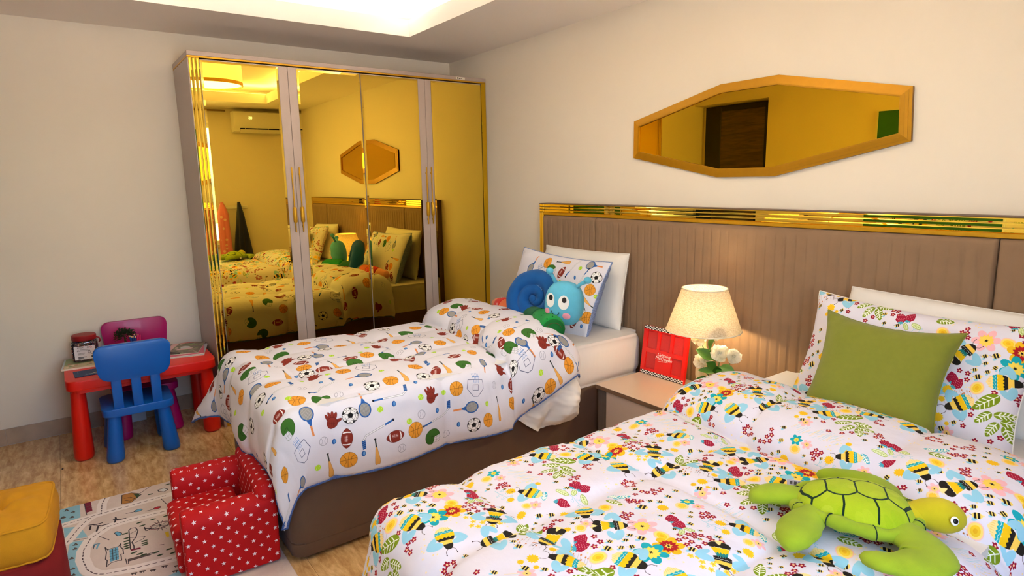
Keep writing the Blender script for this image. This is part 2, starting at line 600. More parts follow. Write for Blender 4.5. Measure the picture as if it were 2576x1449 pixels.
def d_yel5(p, r=.011):
    for i in range(5):
        a = i * 2 * PI / 5 + .3
        p.ell(r * .58 * math.cos(a), r * .58 * math.sin(a), r * .48, r * .34, (248, 212, 70), a, n=10)
    p.ell(0, 0, r * .28, None, (240, 168, 60), n=8)
def d_sun(p, r=.024):
    p.star(0, 0, r, YEL, 13, .72); p.ell(0, 0, r * .6, None, (242, 190, 30), n=16)
def d_oval(p, r=.04):
    p.ell(0, 0, r * 1.05, r * .86, (248, 200, 190)); p.ell(0, 0, r * .93, r * .74, (252, 222, 120)); p.ell(0, 0, r * .66, r * .5, (248, 206, 46)); p.ell(0, 0, r * .3, r * .22, (240, 184, 30))
def petal_flower(p, r, n, c1, c2, rc, core=CHR, a0=.2):
    for i in range(n):
        a = a0 + i * 2 * PI / n
        p.ell(r * .62 * math.cos(a), r * .62 * math.sin(a), r * .42, r * .30, c1, a, n=14)
    p.star(0, 0, rc, c2, 11, .74); p.star(0, 0, rc * .26, core, 6, .45)
def d_teal(p): petal_flower(p, .062, 6, TEA, (250, 220, 90), .036)
def d_tealS(p): petal_flower(p, .028, 6, TEA, (250, 214, 70), .013)
def d_pink(p): petal_flower(p, .062, 6, PNK, (250, 214, 90), .035)
def d_pinkS(p): petal_flower(p, .030, 6, PNK, (250, 206, 120), .015)
def d_redY(p):
    for i in range(6):
        a = .5 + i * PI / 3
        p.ell(.036 * math.cos(a), .036 * math.sin(a), .024, .019, (240, 188, 28), a, n=14)
    p.star(0, 0, .038, (176, 26, 32), 13, .74); p.star(0, 0, .018, (250, 214, 90), 8, .5); p.star(0, 0, .007, CHR, 6, .5)
def d_straw(p, r=.024):
    p.poly([(0, -r * 1.25), (-r * .7, -r * .6), (-r, .2 * r), (-r * .6, r * .85), (r * .6, r * .85), (r, .2 * r), (r * .7, -r * .6)], (164, 14, 52))
    for i in range(-2, 3):
        for j in range(-2, 3):
            x, y = i * .33 * r + (j % 2) * .16 * r, j * .34 * r - .05 * r
            if abs(x) < r * (.78 - (.3 if y < -.4 * r else 0)):
                p.ell(x, y, .0014, None, (246, 190, 190), n=6)
    for i in range(5):
        a = PI / 2 + (i - 2) * .6
        p.ell(.32 * r * math.cos(a), .85 * r + .3 * r * math.sin(a) - .1 * r, .34 * r, .12 * r, (70, 168, 190), a, n=8)
def d_leaf(p, L, col=OLV, w=.28):
    o = [(w * L * math.sin(t) * (1 if t < PI else 1) * (.8 + .2 * math.cos(t)), -.5 * L * math.cos(t)) for t in np.linspace(0, 2 * PI, 24, endpoint=False)]
    p.poly(o, col)
    v = (246, 248, 236)
    p.line([(0, -.46 * L), (0, .36 * L)], .0024, v)
    for i in range(4):
        y = -.3 * L + i * .17 * L
        for s in (-1, 1):
            p.line([(0, y), (s * w * .62 * L, y + .13 * L)], .0030, v)
def d_leafO(p, L, col=(150, 176, 70)):
    o = [(.24 * L * math.sin(t), -.5 * L * math.cos(t)) for t in np.linspace(0, 2 * PI, 20)]
    p.poly(o, (226, 236, 190)); p.line(o, .0016, col); p.line([(0, -.46 * L), (0, .42 * L)], .0011, col)
    for i in range(4):
        for s in (-1, 1):
            p.line([(0, -.3 * L + i * .17 * L), (s * .15 * L, -.2 * L + i * .17 * L)], .0009, col)
def d_sprig(p, L):
    c = (150, 206, 222)
    p.line([(0, -.5 * L), (.03 * L, 0), (0, .5 * L)], .0012, c)
    for i in range(6):
        y = -.36 * L + i * .15 * L
        s = 1 if i % 2 else -1
        p.line([(0, y), (s * .14 * L, y + .09 * L)], .0010, c); p.ring(s * .17 * L, y + .11 * L, .0035, .0010, c, n=9)
def d_hatch(p, L):
    for i in range(11):
        x = (-.5 + i * .1) * L
        p.line([(x, -.012 + .008 * math.sin(i)), (x + .012, .014 + .008 * math.sin(i * 1.7))], .0010, (176, 214, 226) if i % 3 else (240, 214, 140))
def d_stems(p, L):
    rr = random.Random(7)
    for i in range(16):
        x, y = rr.uniform(-.5, .5) * L, rr.uniform(-.3, .3) * L
        p.line([(x, y), (x - .007, y - .02)], .0009, (190, 186, 190)); p.ell(x, y, .0022, None, (206, 120, 60), n=7)
def d_dots(p, L):
    rr = random.Random(11)
    for i in range(14):
        p.ell(rr.uniform(-.5, .5) * L, rr.uniform(-.5, .5) * L, .0023, None, (250, 226, 170), n=7)
# ================================================================== the room
HC = 2.432          # soffit height
RX, RY = 5.0, -3.17
m_wall = M('wall_paint', (241, 230, 213), 0.75, bump=0.03, bscale=300, var=0.012, vscale=2)
m_ceil = M('ceiling_paint', (252, 243, 234), 0.8)
m_tray = M('tray_paint', (240, 236, 230), 0.8)
m_skirt = M('skirting_marble', (186, 164, 142), 0.35, var=0.16, vscale=9, bump=0.02)

def marble_mat():
    m = bpy.data.materials.new('floor_marble')
    m.use_nodes = True
    nt = m.node_tree
    b = nt.nodes['Principled BSDF']
    tc = nt.nodes.new('ShaderNodeTexCoord')
    mp = nt.nodes.new('ShaderNodeMapping')
    mp.inputs['Scale'].default_value = (3.2, 12.0, 1)
    mp.inputs['Rotation'].default_value = (0, 0, 0.25)
    nt.links.new(tc.outputs['Object'], mp.inputs[0])
    w = nt.nodes.new('ShaderNodeTexNoise')
    w.inputs['Scale'].default_value = 2.6
    w.inputs['Detail'].default_value = 9
    w.inputs['Roughness'].default_value = 0.68
    w.inputs['Distortion'].default_value = 0.35
    nt.links.new(mp.outputs[0], w.inputs['Vector'])
    r = nt.nodes.new('ShaderNodeValToRGB')
    r.color_ramp.elements[0].position = 0.33
    r.color_ramp.elements[0].color = (*lin((184, 138, 84)), 1)
    r.color_ramp.elements[1].position = 0.66
    r.color_ramp.elements[1].color = (*lin((244, 208, 152)), 1)
    e = r.color_ramp.elements.new(0.5)
    e.color = (*lin((218, 176, 120)), 1)
    nt.links.new(w.outputs[0], r.inputs[0])
    nt.links.new(r.outputs[0], b.inputs['Base Color'])
    b.inputs['Roughness'].default_value = 0.11
    b.inputs['Specular IOR Level'].default_value = 0.5
    return m
m_marble = marble_mat()

# floor: screed slab with large marble tiles as pieces
fl = struct('floor', box(NB(), -0.2, 5.2, -3.4, 0.2, -0.12, -0.012), M('floor_bedding', (150, 126, 96), 0.8))
tx, ty = 0.80, 0.80
nx, ny = 7, 5
for i in range(nx):
    for j in range(ny):
        x0, x1 = max(0.0, -0.30 + i * tx) + 0.0006, min(RX, -0.30 + (i + 1) * tx) - 0.0006
        y1, y0 = min(0.0, 0.35 - j * ty) - 0.0006, max(-3.33, 0.35 - (j + 1) * ty) + 0.0006
        if x1 - x0 < 0.02 or y1 - y0 < 0.02:
            continue
        bm = NB()
        box(bm, x0, x1, y0, y1, -0.011, 0.0)
        obj('floor_tile', bm, m_marble, fl)

# walls
struct('wall_left', box(NB(), -0.15, 0.0, -3.4, 0.15, -0.1, 2.75), m_wall)
struct('wall_back', box(NB(), -0.0, RX, 0.0, 0.15, -0.1, 2.75), m_wall)
bm = NB()       # front wall with the door recess
box(bm, 0.89, RX, RY - 0.15, RY, -0.1, 2.75)
box(bm, 0.0, 0.89, RY - 0.15, RY, 2.26, 2.75)
box(bm, 0.0, 5.0, RY - 0.26, RY - 0.17, -0.1, 2.75)
struct('wall_front', bm, m_wall)
WY0, WY1, WZ0, WZ1 = -2.80, -1.42, 0.75, 2.25
bm = NB()       # right wall with the window opening
box(bm, RX, RX + 0.15, -3.4, WY0, -0.1, 2.75)
box(bm, RX, RX + 0.15, WY1, 0.15, -0.1, 2.75)
box(bm, RX, RX + 0.15, WY0, WY1, -0.1, WZ0)
box(bm, RX, RX + 0.15, WY0, WY1, WZ1, 2.75)
struct('wall_right', bm, m_wall)

# ceiling: dropped border with a raised tray and a hidden cove
TX0, TX1, TY0, TY1 = 0.673, 4.33, -2.47, -0.696
bm = NB()
box(bm, 0.0, TX0, RY, 0.0, HC, HC + 0.105)
box(bm, TX1, RX, RY, 0.0, HC, HC + 0.105)
box(bm, TX0, TX1, TY1, 0.0, HC, HC + 0.105)
box(bm, TX0, TX1, RY, TY0, HC, HC + 0.105)
struct('ceiling', bm, m_ceil)
struct('trim_1', box(NB(), 0.0, RX, RY, 0.0, HC + 0.215, HC + 0.30), m_tray)['label'] = 'white raised tray of the ceiling'
m_led = M('cove_led', (255, 250, 240), 0.5, emit=(255, 247, 236), estr=12.0)
led = thing('cove_light', 'hidden warm white light strip around the raised ceiling tray', 'light', (2.5, -1.58, HC + 0.12))
for (x0, x1, y0, y1) in ((TX0 - 0.16, TX0 - 0.13, TY0 - 0.1, TY1 + 0.1), (TX1 + 0.13, TX1 + 0.16, TY0 - 0.1, TY1 + 0.1),
                         (TX0 - 0.1, TX1 + 0.1, TY1 + 0.13, TY1 + 0.16), (TX0 - 0.1, TX1 + 0.1, TY0 - 0.16, TY0 - 0.13)):
    bm = NB()
    box(bm, x0 - 2.5, x1 - 2.5, y0 + 1.58, y1 + 1.58, -0.012, 0.003)
    obj('light_strip', bm, m_led, led)

# skirting tiles
def skirting(name, p0, p1, n, joint=None):
    d = Vector((p1[0] - p0[0], p1[1] - p0[1], 0))
    L = d.length
    d.normalize()
    k = Vector((-d.y, d.x, 0))
    bm = NB()
    ang = math.atan2(d.y, d.x)
    root = struct(name, box(bm, 0, L, 0, 0.010, 0.0, 0.096), M('skirting_grout', (196, 186, 174), 0.8), loc=(p0[0], p0[1], 0), rot=(0, 0, ang))
    step = 0.62
    x = 0.0
    while x < L - 0.01:
        x1 = min(L, x + step)
        bm = NB()
        box(bm, x + 0.001, x1 - 0.001, 0.0005, 0.013, 0.004, 0.099, 0.0015, 1)
        obj('skirting_tile', bm, m_skirt, root)
        x = x1
    return root
skirting('baseboard_left', (0.0, 0.0), (0.0, RY), 5)
skirting('baseboard_back', (RX, 0.0), (0.0, 0.0), 5)
skirting('baseboard_front', (0.89, RY), (RX, RY), 5)
skirting('baseboard_right', (RX, RY), (RX, 0.0), 5)

# window in the right wall (behind the camera, seen in the mirrors)
m_white = M('white_frame', (236, 234, 230), 0.4)
bm = NB()
for (a, b, c, d) in ((WY0, WY1, WZ0, WZ0 + 0.06), (WY0, WY1, WZ1 - 0.06, WZ1), (WY0, WY0 + 0.06, WZ0, WZ1), (WY1 - 0.06, WY1, WZ0, WZ1), (-2.03, -1.97, WZ0, WZ1)):
    box(bm, RX + 0.06, RX + 0.11, a, b, c, d, 0.004, 1)
win = struct('window_1', bm, m_white)
m_glass = bpy.data.materials.new('window_glass')
m_glass.use_nodes = True
_nt = m_glass.node_tree
_nt.nodes.remove(_nt.nodes['Principled BSDF'])
_t = _nt.nodes.new('ShaderNodeBsdfTransparent')
_g = _nt.nodes.new('ShaderNodeBsdfGlossy')
_g.inputs['Roughness'].default_value = 0.02
_x = _nt.nodes.new('ShaderNodeMixShader')
_x.inputs[0].default_value = 0.06
_nt.links.new(_t.outputs[0], _x.inputs[1])
_nt.links.new(_g.outputs[0], _x.inputs[2])
_nt.links.new(_x.outputs[0], _nt.nodes['Material Output'].inputs[0])
for y0, y1 in ((WY0 + 0.06, -2.03), (-1.97, WY1 - 0.06)):
    obj('pane', box(NB(), RX + 0.082, RX + 0.088, y0, y1, WZ0 + 0.06, WZ1 - 0.06), m_glass, win)
obj('sill', box(NB(), RX - 0.03, RX + 0.06, WY0 - 0.03, WY1 + 0.03, WZ0 - 0.03, WZ0, 0.004, 1), m_skirt, win)

struct('ground_bounce', box(NB(), 5.16, 30, -16, 12, -0.35, -0.30), M('bounce_paving', (214, 206, 194), 0.9, var=0.08, vscale=1.5))  # unseen ground, added to bounce sunlight up onto the ceiling border

# curtain panels beside the window
m_curt = M('curtain_cloth', (222, 206, 178), 0.9, bump=0.1, bscale=400, sheen=0.2)
def curtain(y0, y1, lab):
    n = 60
    vs, fs = [], []
    for i in range(n + 1):
        y = y0 + (y1 - y0) * i / n
        x = RX - 0.075 + 0.025 * math.sin(i * 0.95) + 0.008 * math.sin(i * 2.3)
        vs += [(x, y, 0.06), (x, y, 2.38), (x + 0.004, y, 0.06), (x + 0.004, y, 2.38)]
    for i in range(n):
        a, b = 4 * i, 4 * i + 4
        fs += [(a, b, b + 1, a + 1), (a + 2, a + 3, b + 3, b + 2), (a + 1, b + 1, b + 3, a + 3), (a, a + 2, b + 2, b)]
    me = bpy.data.meshes.new('curtain')
    me.from_pydata(vs, [], fs)
    o = link_mesh('curtain', me, m_curt, smooth=True)
    tag(o, lab, 'curtain', 'curtains at the window')
curtain(-1.64, -1.36, 'cream curtain hanging between window and the hung robes')
curtain(-2.98, -2.74, 'cream curtain hanging at the window end nearest the door wall')
rod = NB()
tube(rod, [(RX - 0.07, -3.0, 2.395), (RX - 0.07, -1.05, 2.395)], 0.012, 10)
tag(obj('curtain_rod', rod, M('rod_brass', (176, 140, 70), 0.3, 1.0), smooth=True), 'brass curtain rod above the window', 'curtain rod')

# door in the front wall recess (seen in the wall mirror)
m_blackw = M('door_frame_black', (14, 12, 12), 0.45)
def wood_mat(name, c1, c2, sc=(3, 3, 26), rough=0.5):
    m = bpy.data.materials.new(name)
    m.use_nodes = True
    nt = m.node_tree
    b = nt.nodes['Principled BSDF']
    tc = nt.nodes.new('ShaderNodeTexCoord')
    mp = nt.nodes.new('ShaderNodeMapping')
    mp.inputs['Scale'].default_value = sc
    n = nt.nodes.new('ShaderNodeTexNoise')
    n.inputs['Scale'].default_value = 1.5
    n.inputs['Detail'].default_value = 8
    n.inputs['Distortion'].default_value = 0.8
    r = nt.nodes.new('ShaderNodeValToRGB')
    r.color_ramp.elements[0].position = 0.3
    r.color_ramp.elements[1].position = 0.7
    r.color_ramp.elements[0].color = (*lin(c1), 1)
    r.color_ramp.elements[1].color = (*lin(c2), 1)
    nt.links.new(tc.outputs['Object'], mp.inputs[0])
    nt.links.new(mp.outputs[0], n.inputs['Vector'])
    nt.links.new(n.outputs[0], r.inputs[0])
    nt.links.new(r.outputs[0], b.inputs['Base Color'])
    b.inputs['Roughness'].default_value = rough
    return m
m_dwood = wood_mat('door_wood', (52, 40, 32), (96, 76, 58))
DY = RY - 0.13
bm = NB()
box(bm, 0.05, 0.25, DY - 0.03, DY, 0.0, 2.25, 0.004, 1)  # wide jamb: its black also stands in for shade in the recess
box(bm, 0.775, 0.87, DY - 0.03, DY, 0.0, 2.25, 0.004, 1)
box(bm, 0.25, 0.775, DY - 0.03, DY, 2.19, 2.25, 0.004, 1)
dr = struct('door_1', bm, m_blackw)
obj('door_leaf', box(NB(), 0.252, 0.773, DY - 0.028, DY - 0.006, 0.004, 2.188), m_dwood, dr)
bm = NB()
tube(bm, [(0.72, DY - 0.006, 1.0), (0.72, DY + 0.035, 1.0), (0.62, DY + 0.035, 1.0)], 0.008, 8)
obj('door_handle', bm, M('handle_steel', (170, 170, 170), 0.25, 1.0), dr, smooth=True)
# small dark crumb on the floor by the table
bm = NB()
ellipsoid(bm, (0.60, -2.84, 0.002), 0.008, 0.005, 0.002, 8, 6)
tag(obj('crumb', bm, M('crumb_dark', (40, 28, 22), 0.9)), 'tiny dark speck lying on the marble floor beside the red table', 'speck')
# ================================================================== wardrobe with gold mirror doors
GOLD = (0.80, 0.50, 0.020)
def mirror_mat(name, col, rough=0.0):
    m = bpy.data.materials.new(name)
    m.use_nodes = True
    b = m.node_tree.nodes['Principled BSDF']
    b.inputs['Base Color'].default_value = (*col, 1)
    b.inputs['Metallic'].default_value = 1.0
    b.inputs['Roughness'].default_value = rough
    return m
m_mir = mirror_mat('gold_mirror', (0.87, 0.61, 0.085))
m_mir2 = mirror_mat('bronze_mirror', (0.80, 0.50, 0.025))
m_gold = M('brushed_gold_trim', (206, 156, 30), 0.38, 0.55, var=0.04, vscale=40)
m_fgold = M('mirror_frame_gold', (184, 132, 18), 0.4, 0.5, var=0.04, vscale=40)
m_carc = M('greige_laminate', (188, 170, 160), 0.42, bump=0.02, bscale=600, var=0.015, vscale=300)
m_carc2 = M('greige_side_laminate', (176, 158, 150), 0.36, bump=0.02, bscale=600)
m_dark = M('shadow_gap', (20, 14, 10), 0.8)
WX = 0.526
wr = thing('wardrobe', 'tall greige wardrobe with gold tinted mirror doors in the corner', 'wardrobe', (0.26, -1.01, 0))
def wl(bm, name, mat, **k):       # wardrobe-local helper: coordinates are given in the room
    for v in bm.verts:
        v.co -= Vector((0.26, -1.01, 0))
    return obj(name, bm, mat, k.pop('parent', wr), **k)
YL, YR = -2.018, -0.004
bm = NB()
box(bm, 0.014, WX - 0.022, YL + 0.018, YR - 0.0, 0.05, 2.20)
wl(bm, 'body', m_dark)
bm = NB(); box(bm, 0.014, WX, YL, YL + 0.018, 0.0, 2.205, 0.002, 1); wl(bm, 'side_panel', m_carc2)
bm = NB(); box(bm, 0.014, WX, YR - 0.012, YR, 0.0, 2.205, 0.002, 1); wl(bm, 'side_panel', m_carc2)
bm = NB(); box(bm, 0.014, WX + 0.004, YL - 0.002, YR, 2.214, 2.240, 0.002, 1); wl(bm, 'top_panel', m_carc2)
bm = NB(); box(bm, 0.014, WX + 0.001, YL - 0.001, YR, 2.205, 2.214); wl(bm, 'gold_trim', m_gold)
bm = NB(); box(bm, 0.02, WX - 0.012, YL + 0.018, YR - 0.012, 0.0, 0.05); wl(bm, 'plinth', m_gold)
# stock sticker on the top edge
bm = NB(); box(bm, WX + 0.004, WX + 0.0048, -0.262, -0.186, 2.219, 2.235)
st = wl(bm, 'sticker', M('sticker_paper', (232, 226, 212), 0.7))
bm = NB()
for k, (y0, y1, z0, z1) in enumerate(((-0.252, -0.246, 2.222, 2.232), (-0.243, -0.240, 2.222, 2.232), (-0.236, -0.228, 2.222, 2.229), (-0.222, -0.214, 2.224, 2.230))):
    box(bm, WX + 0.0047, WX + 0.0050, y0, y1, z0, z1)
for v in bm.verts:
    v.co -= Vector((0.26, -1.01, 0))
obj('sticker_print', bm, M('sticker_ink', (70, 52, 40), 0.8), st)

def bevel_pane(bm, x, y0, y1, z0, z1, bw, bd, th=0.004, mat=0):
    """flat glass facing +x with a ground bevel of width bw sinking by bd"""
    def ring(xx, a):
        return [bm.verts.new((xx, yy, zz)) for yy, zz in ((y0 + a, z0 + a), (y1 - a, z0 + a), (y1 - a, z1 - a), (y0 + a, z1 - a))]
    r0, r1, r2 = ring(x - th, 0), ring(x - bd, 0), ring(x, bw)
    for a, b in ((r0, r1), (r1, r2)):
        for i in range(4):
            bm.faces.new((a[i], a[(i + 1) % 4], b[(i + 1) % 4], b[i])).material_index = mat
    bm.faces.new(r2).material_index = mat
    bm.faces.new(r0[::-1]).material_index = mat
    return bm

def handle(door, y):
    h = NB()
    box(h, WX + 0.010, WX + 0.017, y - 0.004, y + 0.004, 1.185, 1.592, 0.0015, 1)
    for z in (1.22, 1.55):
        box(h, WX - 0.001, WX + 0.012, y - 0.003, y + 0.003, z - 0.006, z + 0.006)
    xf = Matrix.Translation((WX + 0.016, y, 0))
    lathe(h, [(0.0085, 1.246), (0.0125, 1.252), (0.0125, 1.338), (0.0085, 1.344)], 16, xf=xf)
    return wl(h, 'handle', m_gold, parent=door, sharp=40)

ZB, ZT = 0.06, 2.198
doors = [(-1.956, -1.417, -1.956, -1.519, -1.478), (-1.413, -0.995, -1.413, -0.995, -1.436),
         (-0.992, -0.512, -0.992, -0.572, -0.540), (-0.508, -0.044, -0.470, -0.044, -0.492)]
# door 1: mirror then stile; 2: stile then mirror; 3: mirror then stile; 4: stile then mirror
spec = [((-1.956, -1.468), (-1.956, -1.523), (-1.523, -1.468), -1.490),
        ((-1.465, -0.997), (-1.413, -0.997), (-1.465, -1.413), -1.442),
        ((-0.993, -0.520), (-0.993, -0.571), (-0.571, -0.520), -0.536),
        ((-0.517, -0.047), (-0.470, -0.047), (-0.517, -0.470), -0.497)]
for i, (d, g, s, hy) in enumerate(spec):
    bm = NB()
    box(bm, WX - 0.020, WX - 0.005, d[0], d[1], ZB, ZT)
    dw = wl(bm, 'door', m_carc)
    bm = NB()
    box(bm, WX - 0.005, WX, s[0], s[1], ZB, ZT - 0.002, 0.001, 1)
    wl(bm, 'stile', m_carc, parent=dw)
    bm = NB()
    bevel_pane(bm, WX + 0.001, g[0] + 0.002, g[1] - 0.002, ZB + 0.002, ZT - 0.006, 0.012, 0.0009)
    wl(bm, 'mirror_pane', m_mir, parent=dw)
    handle(dw, hy)
    if i < 3:       # doors stand a hair ajar, each swinging on its hinge side
        hp_ = Vector((WX - 0.02 - 0.26, (d[0] if i in (0, 2) else d[1]) + 1.01, 0))
        dw.matrix_basis = Matrix.Translation(hp_) @ Matrix.Rotation(math.radians((-0.85, 0.25, 0.0)[i]), 4, 'Z') @ Matrix.Translation(-hp_)
# bevelled gold strips at the free end, one plain strip at the corner
y = YL + 0.001
for k in range(3):
    bm = NB()
    bevel_pane(bm, WX + 0.001, y, y + 0.0195, 0.06, 2.205, 0.007, 0.0022)
    wl(bm, 'mirror_strip', m_mir)
    y += 0.0202
bm = NB(); bevel_pane(bm, WX + 0.0005, -0.043, YR, 0.06, 2.205, 0.002, 0.0008); wl(bm, 'mirror_strip', m_mir2)

# ================================================================== wall mirror
def poly_frame(outer, inner, z0, z1, bm, mat=0):
    n = len(outer)
    A = [bm.verts.new((p[0], 0, p[1])) for p in outer]
    B = [bm.verts.new((p[0], -z0, p[1])) for p in outer]
    Cc = [bm.verts.new((p[0], -z1, p[1])) for p in inner]
    D = [bm.verts.new((p[0], 0, p[1])) for p in inner]
    for i in range(n):
        j = (i + 1) % n
        for (a, b) in ((A, B), (B, Cc), (Cc, D), (D, A)):
            bm.faces.new((a[i], a[j], b[j], b[i])).material_index = mat
def inset_poly(P, d):
    n = len(P)
    out = []
    for i in range(n):
        a, b, c = [Vector(P[(i + k - 1) % n]) for k in range(3)]
        e1, e2 = (b - a).normalized(), (c - b).normalized()
        n1, n2 = Vector((-e1.y, e1.x)), Vector((-e2.y, e2.x))
        m = (n1 + n2).normalized()
        out.append(tuple(b + m * (d / max(0.3, m.dot(n1)))))
    return out
cx, cz = 2.757, 1.7065
oct_ = [(2.044, 1.599), (2.604, 1.483), (2.911, 1.482), (3.476, 1.606), (3.466, 1.811), (2.912, 1.931), (2.607, 1.929), (2.044, 1.801)]
oct_ = [(p[0] - cx, p[1] - cz) for p in oct_]
wm = thing('wall_mirror', 'elongated octagonal mirror with stepped gold frame hanging above the headboard', 'mirror', (cx, -0.001, cz))
i1, i2, i3 = inset_poly(oct_, 0.006), inset_poly(oct_, 0.020), inset_poly(oct_, 0.044)
bm = NB()
steps = [inset_poly(oct_, d) for d in (0.0, 0.012, 0.024, 0.036, 0.042)]
hs = [0.016, 0.0195, 0.022, 0.0235, 0.020]
for k in range(4):
    poly_frame(steps[k], steps[k + 1], hs[k], hs[k] + 0.0018 if k < 3 else hs[k], bm)
obj('frame', bm, m_fgold, wm)
bm = NB()
prism(bm, [(p[0], p[1]) for p in inset_poly(oct_, -0.0)], 0.0005, 0.012, Matrix.Rotation(PI / 2, 4, 'X'))
obj('backing', bm, m_carc2, wm)
bm = NB()
a = [bm.verts.new((p[0], -0.0145, p[1])) for p in inset_poly(oct_, 0.0425)]
b = [bm.verts.new((p[0], -0.0125, p[1])) for p in inset_poly(oct_, 0.0405)]
c = [bm.verts.new((p[0], -0.012, p[1])) for p in inset_poly(oct_, 0.0405)]
bm.faces.new(a); bm.faces.new(c[::-1])
for k in range(8):
    bm.faces.new((a[k], a[(k + 1) % 8], b[(k + 1) % 8], b[k]))
    bm.faces.new((b[k], b[(k + 1) % 8], c[(k + 1) % 8], c[k]))
obj('mirror_glass', bm, m_mir2, wm)

# ================================================================== headboard across both beds
HX0, HX1, HZ, HY = 1.259, 4.36, 1.333, -0.08
hb = thing('headboard', 'wide taupe channel tufted headboard with gold mirror trim behind both beds', 'headboard', ((HX0 + HX1) / 2, -0.03, 0))
ho = Vector(((HX0 + HX1) / 2, -0.03, 0))
def hl(bm, name, mat, **k):
    for v in bm.verts:
        v.co -= ho
    return obj(name, bm, mat, hb, **k)
m_board = M('headboard_side', (110, 88, 72), 0.6)
m_velvet = M('taupe_velvet', (142, 113, 86), 0.9, sheen=0.06, bump=0.10, bscale=260, var=0.05, vscale=14)
bm = NB(); box(bm, HX0 + 0.002, HX1 - 0.002, HY + 0.012, -0.002, 0.0, HZ - 0.003); hl(bm, 'back_board', m_board)
# upholstered panels: vertical channels between stitched seams
def channel_panel(x0, x1, n, ztop=1.256, zbot=0.30):
    vs, fs = [], []
    per = 8
    xs = []
    for i in range(n * per + 1):
        xs.append(i / (n * per))
    zs = [zbot] + list(np.linspace(zbot + 0.05, ztop - 0.05, 14)) + [ztop - 0.035, ztop - 0.02, ztop - 0.012, ztop - 0.006, ztop - 0.002, ztop]
    H = []
    for z in zs:
        edge = ztop - z
        fall = 1.0 if edge > 0.02 else math.sqrt(max(0.0, 1 - ((0.02 - edge) / 0.02) ** 2))
        groove = sm((edge - 0.022) / 0.03)
        for u in xs:
            x = x0 + u * (x1 - x0)
            ex = min(x - x0, x1 - x)
            fx = 1.0 if ex > 0.012 else math.sqrt(max(0.0, 1 - ((0.012 - ex) / 0.012) ** 2))
            ph = (u * n) % 1.0
            k = min(ph, 1 - ph) * 2
            g = 0.0065 * (1 - (1 - (1 - k) ** 7)) * groove
            tw = 0.0005 * math.sin(6.283 * (u * n * 0.5)) * groove
            yy = HY + 0.012 - 0.004 - 0.022 * fall * fx + g + tw
            vs.append((x, yy, z))
    nxx = len(xs)
    for j in range(len(zs) - 1):
        for i in range(nxx - 1):
            a = j * nxx + i
            fs.append((a, a + 1, a + nxx + 1, a + nxx))
    me = bpy.data.meshes.new('upholstered_panel')
    me.from_pydata([tuple(Vector(v) - ho) for v in vs], [], fs)
    o = link_mesh('upholstered_panel', me, m_velvet, hb, smooth=True)
    return o
channel_panel(1.306, 1.808, 10)
channel_panel(1.810, 3.807, 41)
channel_panel(3.809, 4.313, 10)
bm = NB(); box(bm, HX0 + 0.044, HX1 - 0.044, HY - 0.004, HY + 0.012, 1.2575, 1.274, 0.002, 1); hl(bm, 'gold_bar', m_gold)
bm = NB(); box(bm, HX0, HX1, HY, -0.003, HZ - 0.004, HZ); hl(bm, 'top_cap', m_board)
def strip_y(bm, x0, x1, z0, z1, y=HY, bw=0.004, bd=0.0018):
    def ring(yy, a):
        return [bm.verts.new((xx, yy, zz)) for xx, zz in ((x0 + a, z0 + a), (x1 - a, z0 + a), (x1 - a, z1 - a), (x0 + a, z1 - a))]
    r0, r1, r2 = ring(y + 0.012, 0), ring(y + bd, 0), ring(y, bw)
    for p, q in ((r0, r1), (r1, r2)):
        for i in range(4):
            bm.faces.new((p[i], p[(i + 1) % 4], q[(i + 1) % 4], q[i]))
    bm.faces.new(r2); bm.faces.new(r0[::-1])
z = 1.2745
for k in range(3):
    bm = NB(); strip_y(bm, HX0 + 0.046, HX1 - 0.046, z, z + 0.0175); hl(bm, 'mirror_strip', m_mir)
    for xx in (HX0, HX1 - 0.0455):
        bm = NB(); strip_y(bm, xx, xx + 0.0455, z, z + 0.0175); hl(bm, 'corner_strip', m_mir)
    z += 0.0181
for xx in (HX0, HX1 - 0.0455):
    for k in range(3):
        bm = NB(); strip_y(bm, xx + k * 0.0152, xx + k * 0.0152 + 0.0148, 0.30, 1.2735); hl(bm, 'post_strip', m_mir)
# ================================================================== beds
m_base = M('brown_velvet', (98, 74, 58), 0.88, sheen=0.1, bump=0.06, bscale=300, var=0.06, vscale=10)
m_sheet = M('white_cotton', (226, 223, 222), 0.85, bump=0.35, bscale=9, stretch=(1.0, 2.5, 1.0))
m_linen = M('white_pillow_cotton', (234, 230, 224), 0.85, bump=0.08, bscale=22)
B1 = dict(xl=1.215, xr=2.235, yf=-2.10)
B2 = dict(xl=3.115, xr=4.135, yf=-2.10)
def bed_base(b, lab):
    cx = (b['xl'] + b['xr']) / 2
    r = thing('bed_base', lab, 'bed', (cx, -1.1, 0))
    def loc(bm):
        for v in bm.verts:
            v.co -= Vector((cx, -1.1, 0))
        return bm
    w, l = b['xr'] - b['xl'], -0.102 - b['yf']
    out = rrect(w, l, 0.045, 6, cx, (b['yf'] - 0.102) / 2)
    bm = NB(); prism(bm, out, 0.075, 0.40, bev=0.012, seg=3); obj('upholstered_box', loc(bm), m_base, r, sharp=50)
    bm = NB(); prism(bm, out, 0.022, 0.074, bev=0.004); obj('upholstered_plinth', loc(bm), m_base, r, sharp=50)
    for xx in (b['xl'] + 0.08, b['xr'] - 0.08):
        for yy in (b['yf'] + 0.1, -0.2):
            bm = NB(); lathe(bm, [(0.025, 0.0), (0.025, 0.022)], 12, (xx, yy, 0)); obj('foot', loc(bm), m_dark, r)
    return r
bed_base(B1, 'brown velvet bed base under the sports print duvet')
bed_base(B2, 'brown velvet bed base under the bee print duvet')
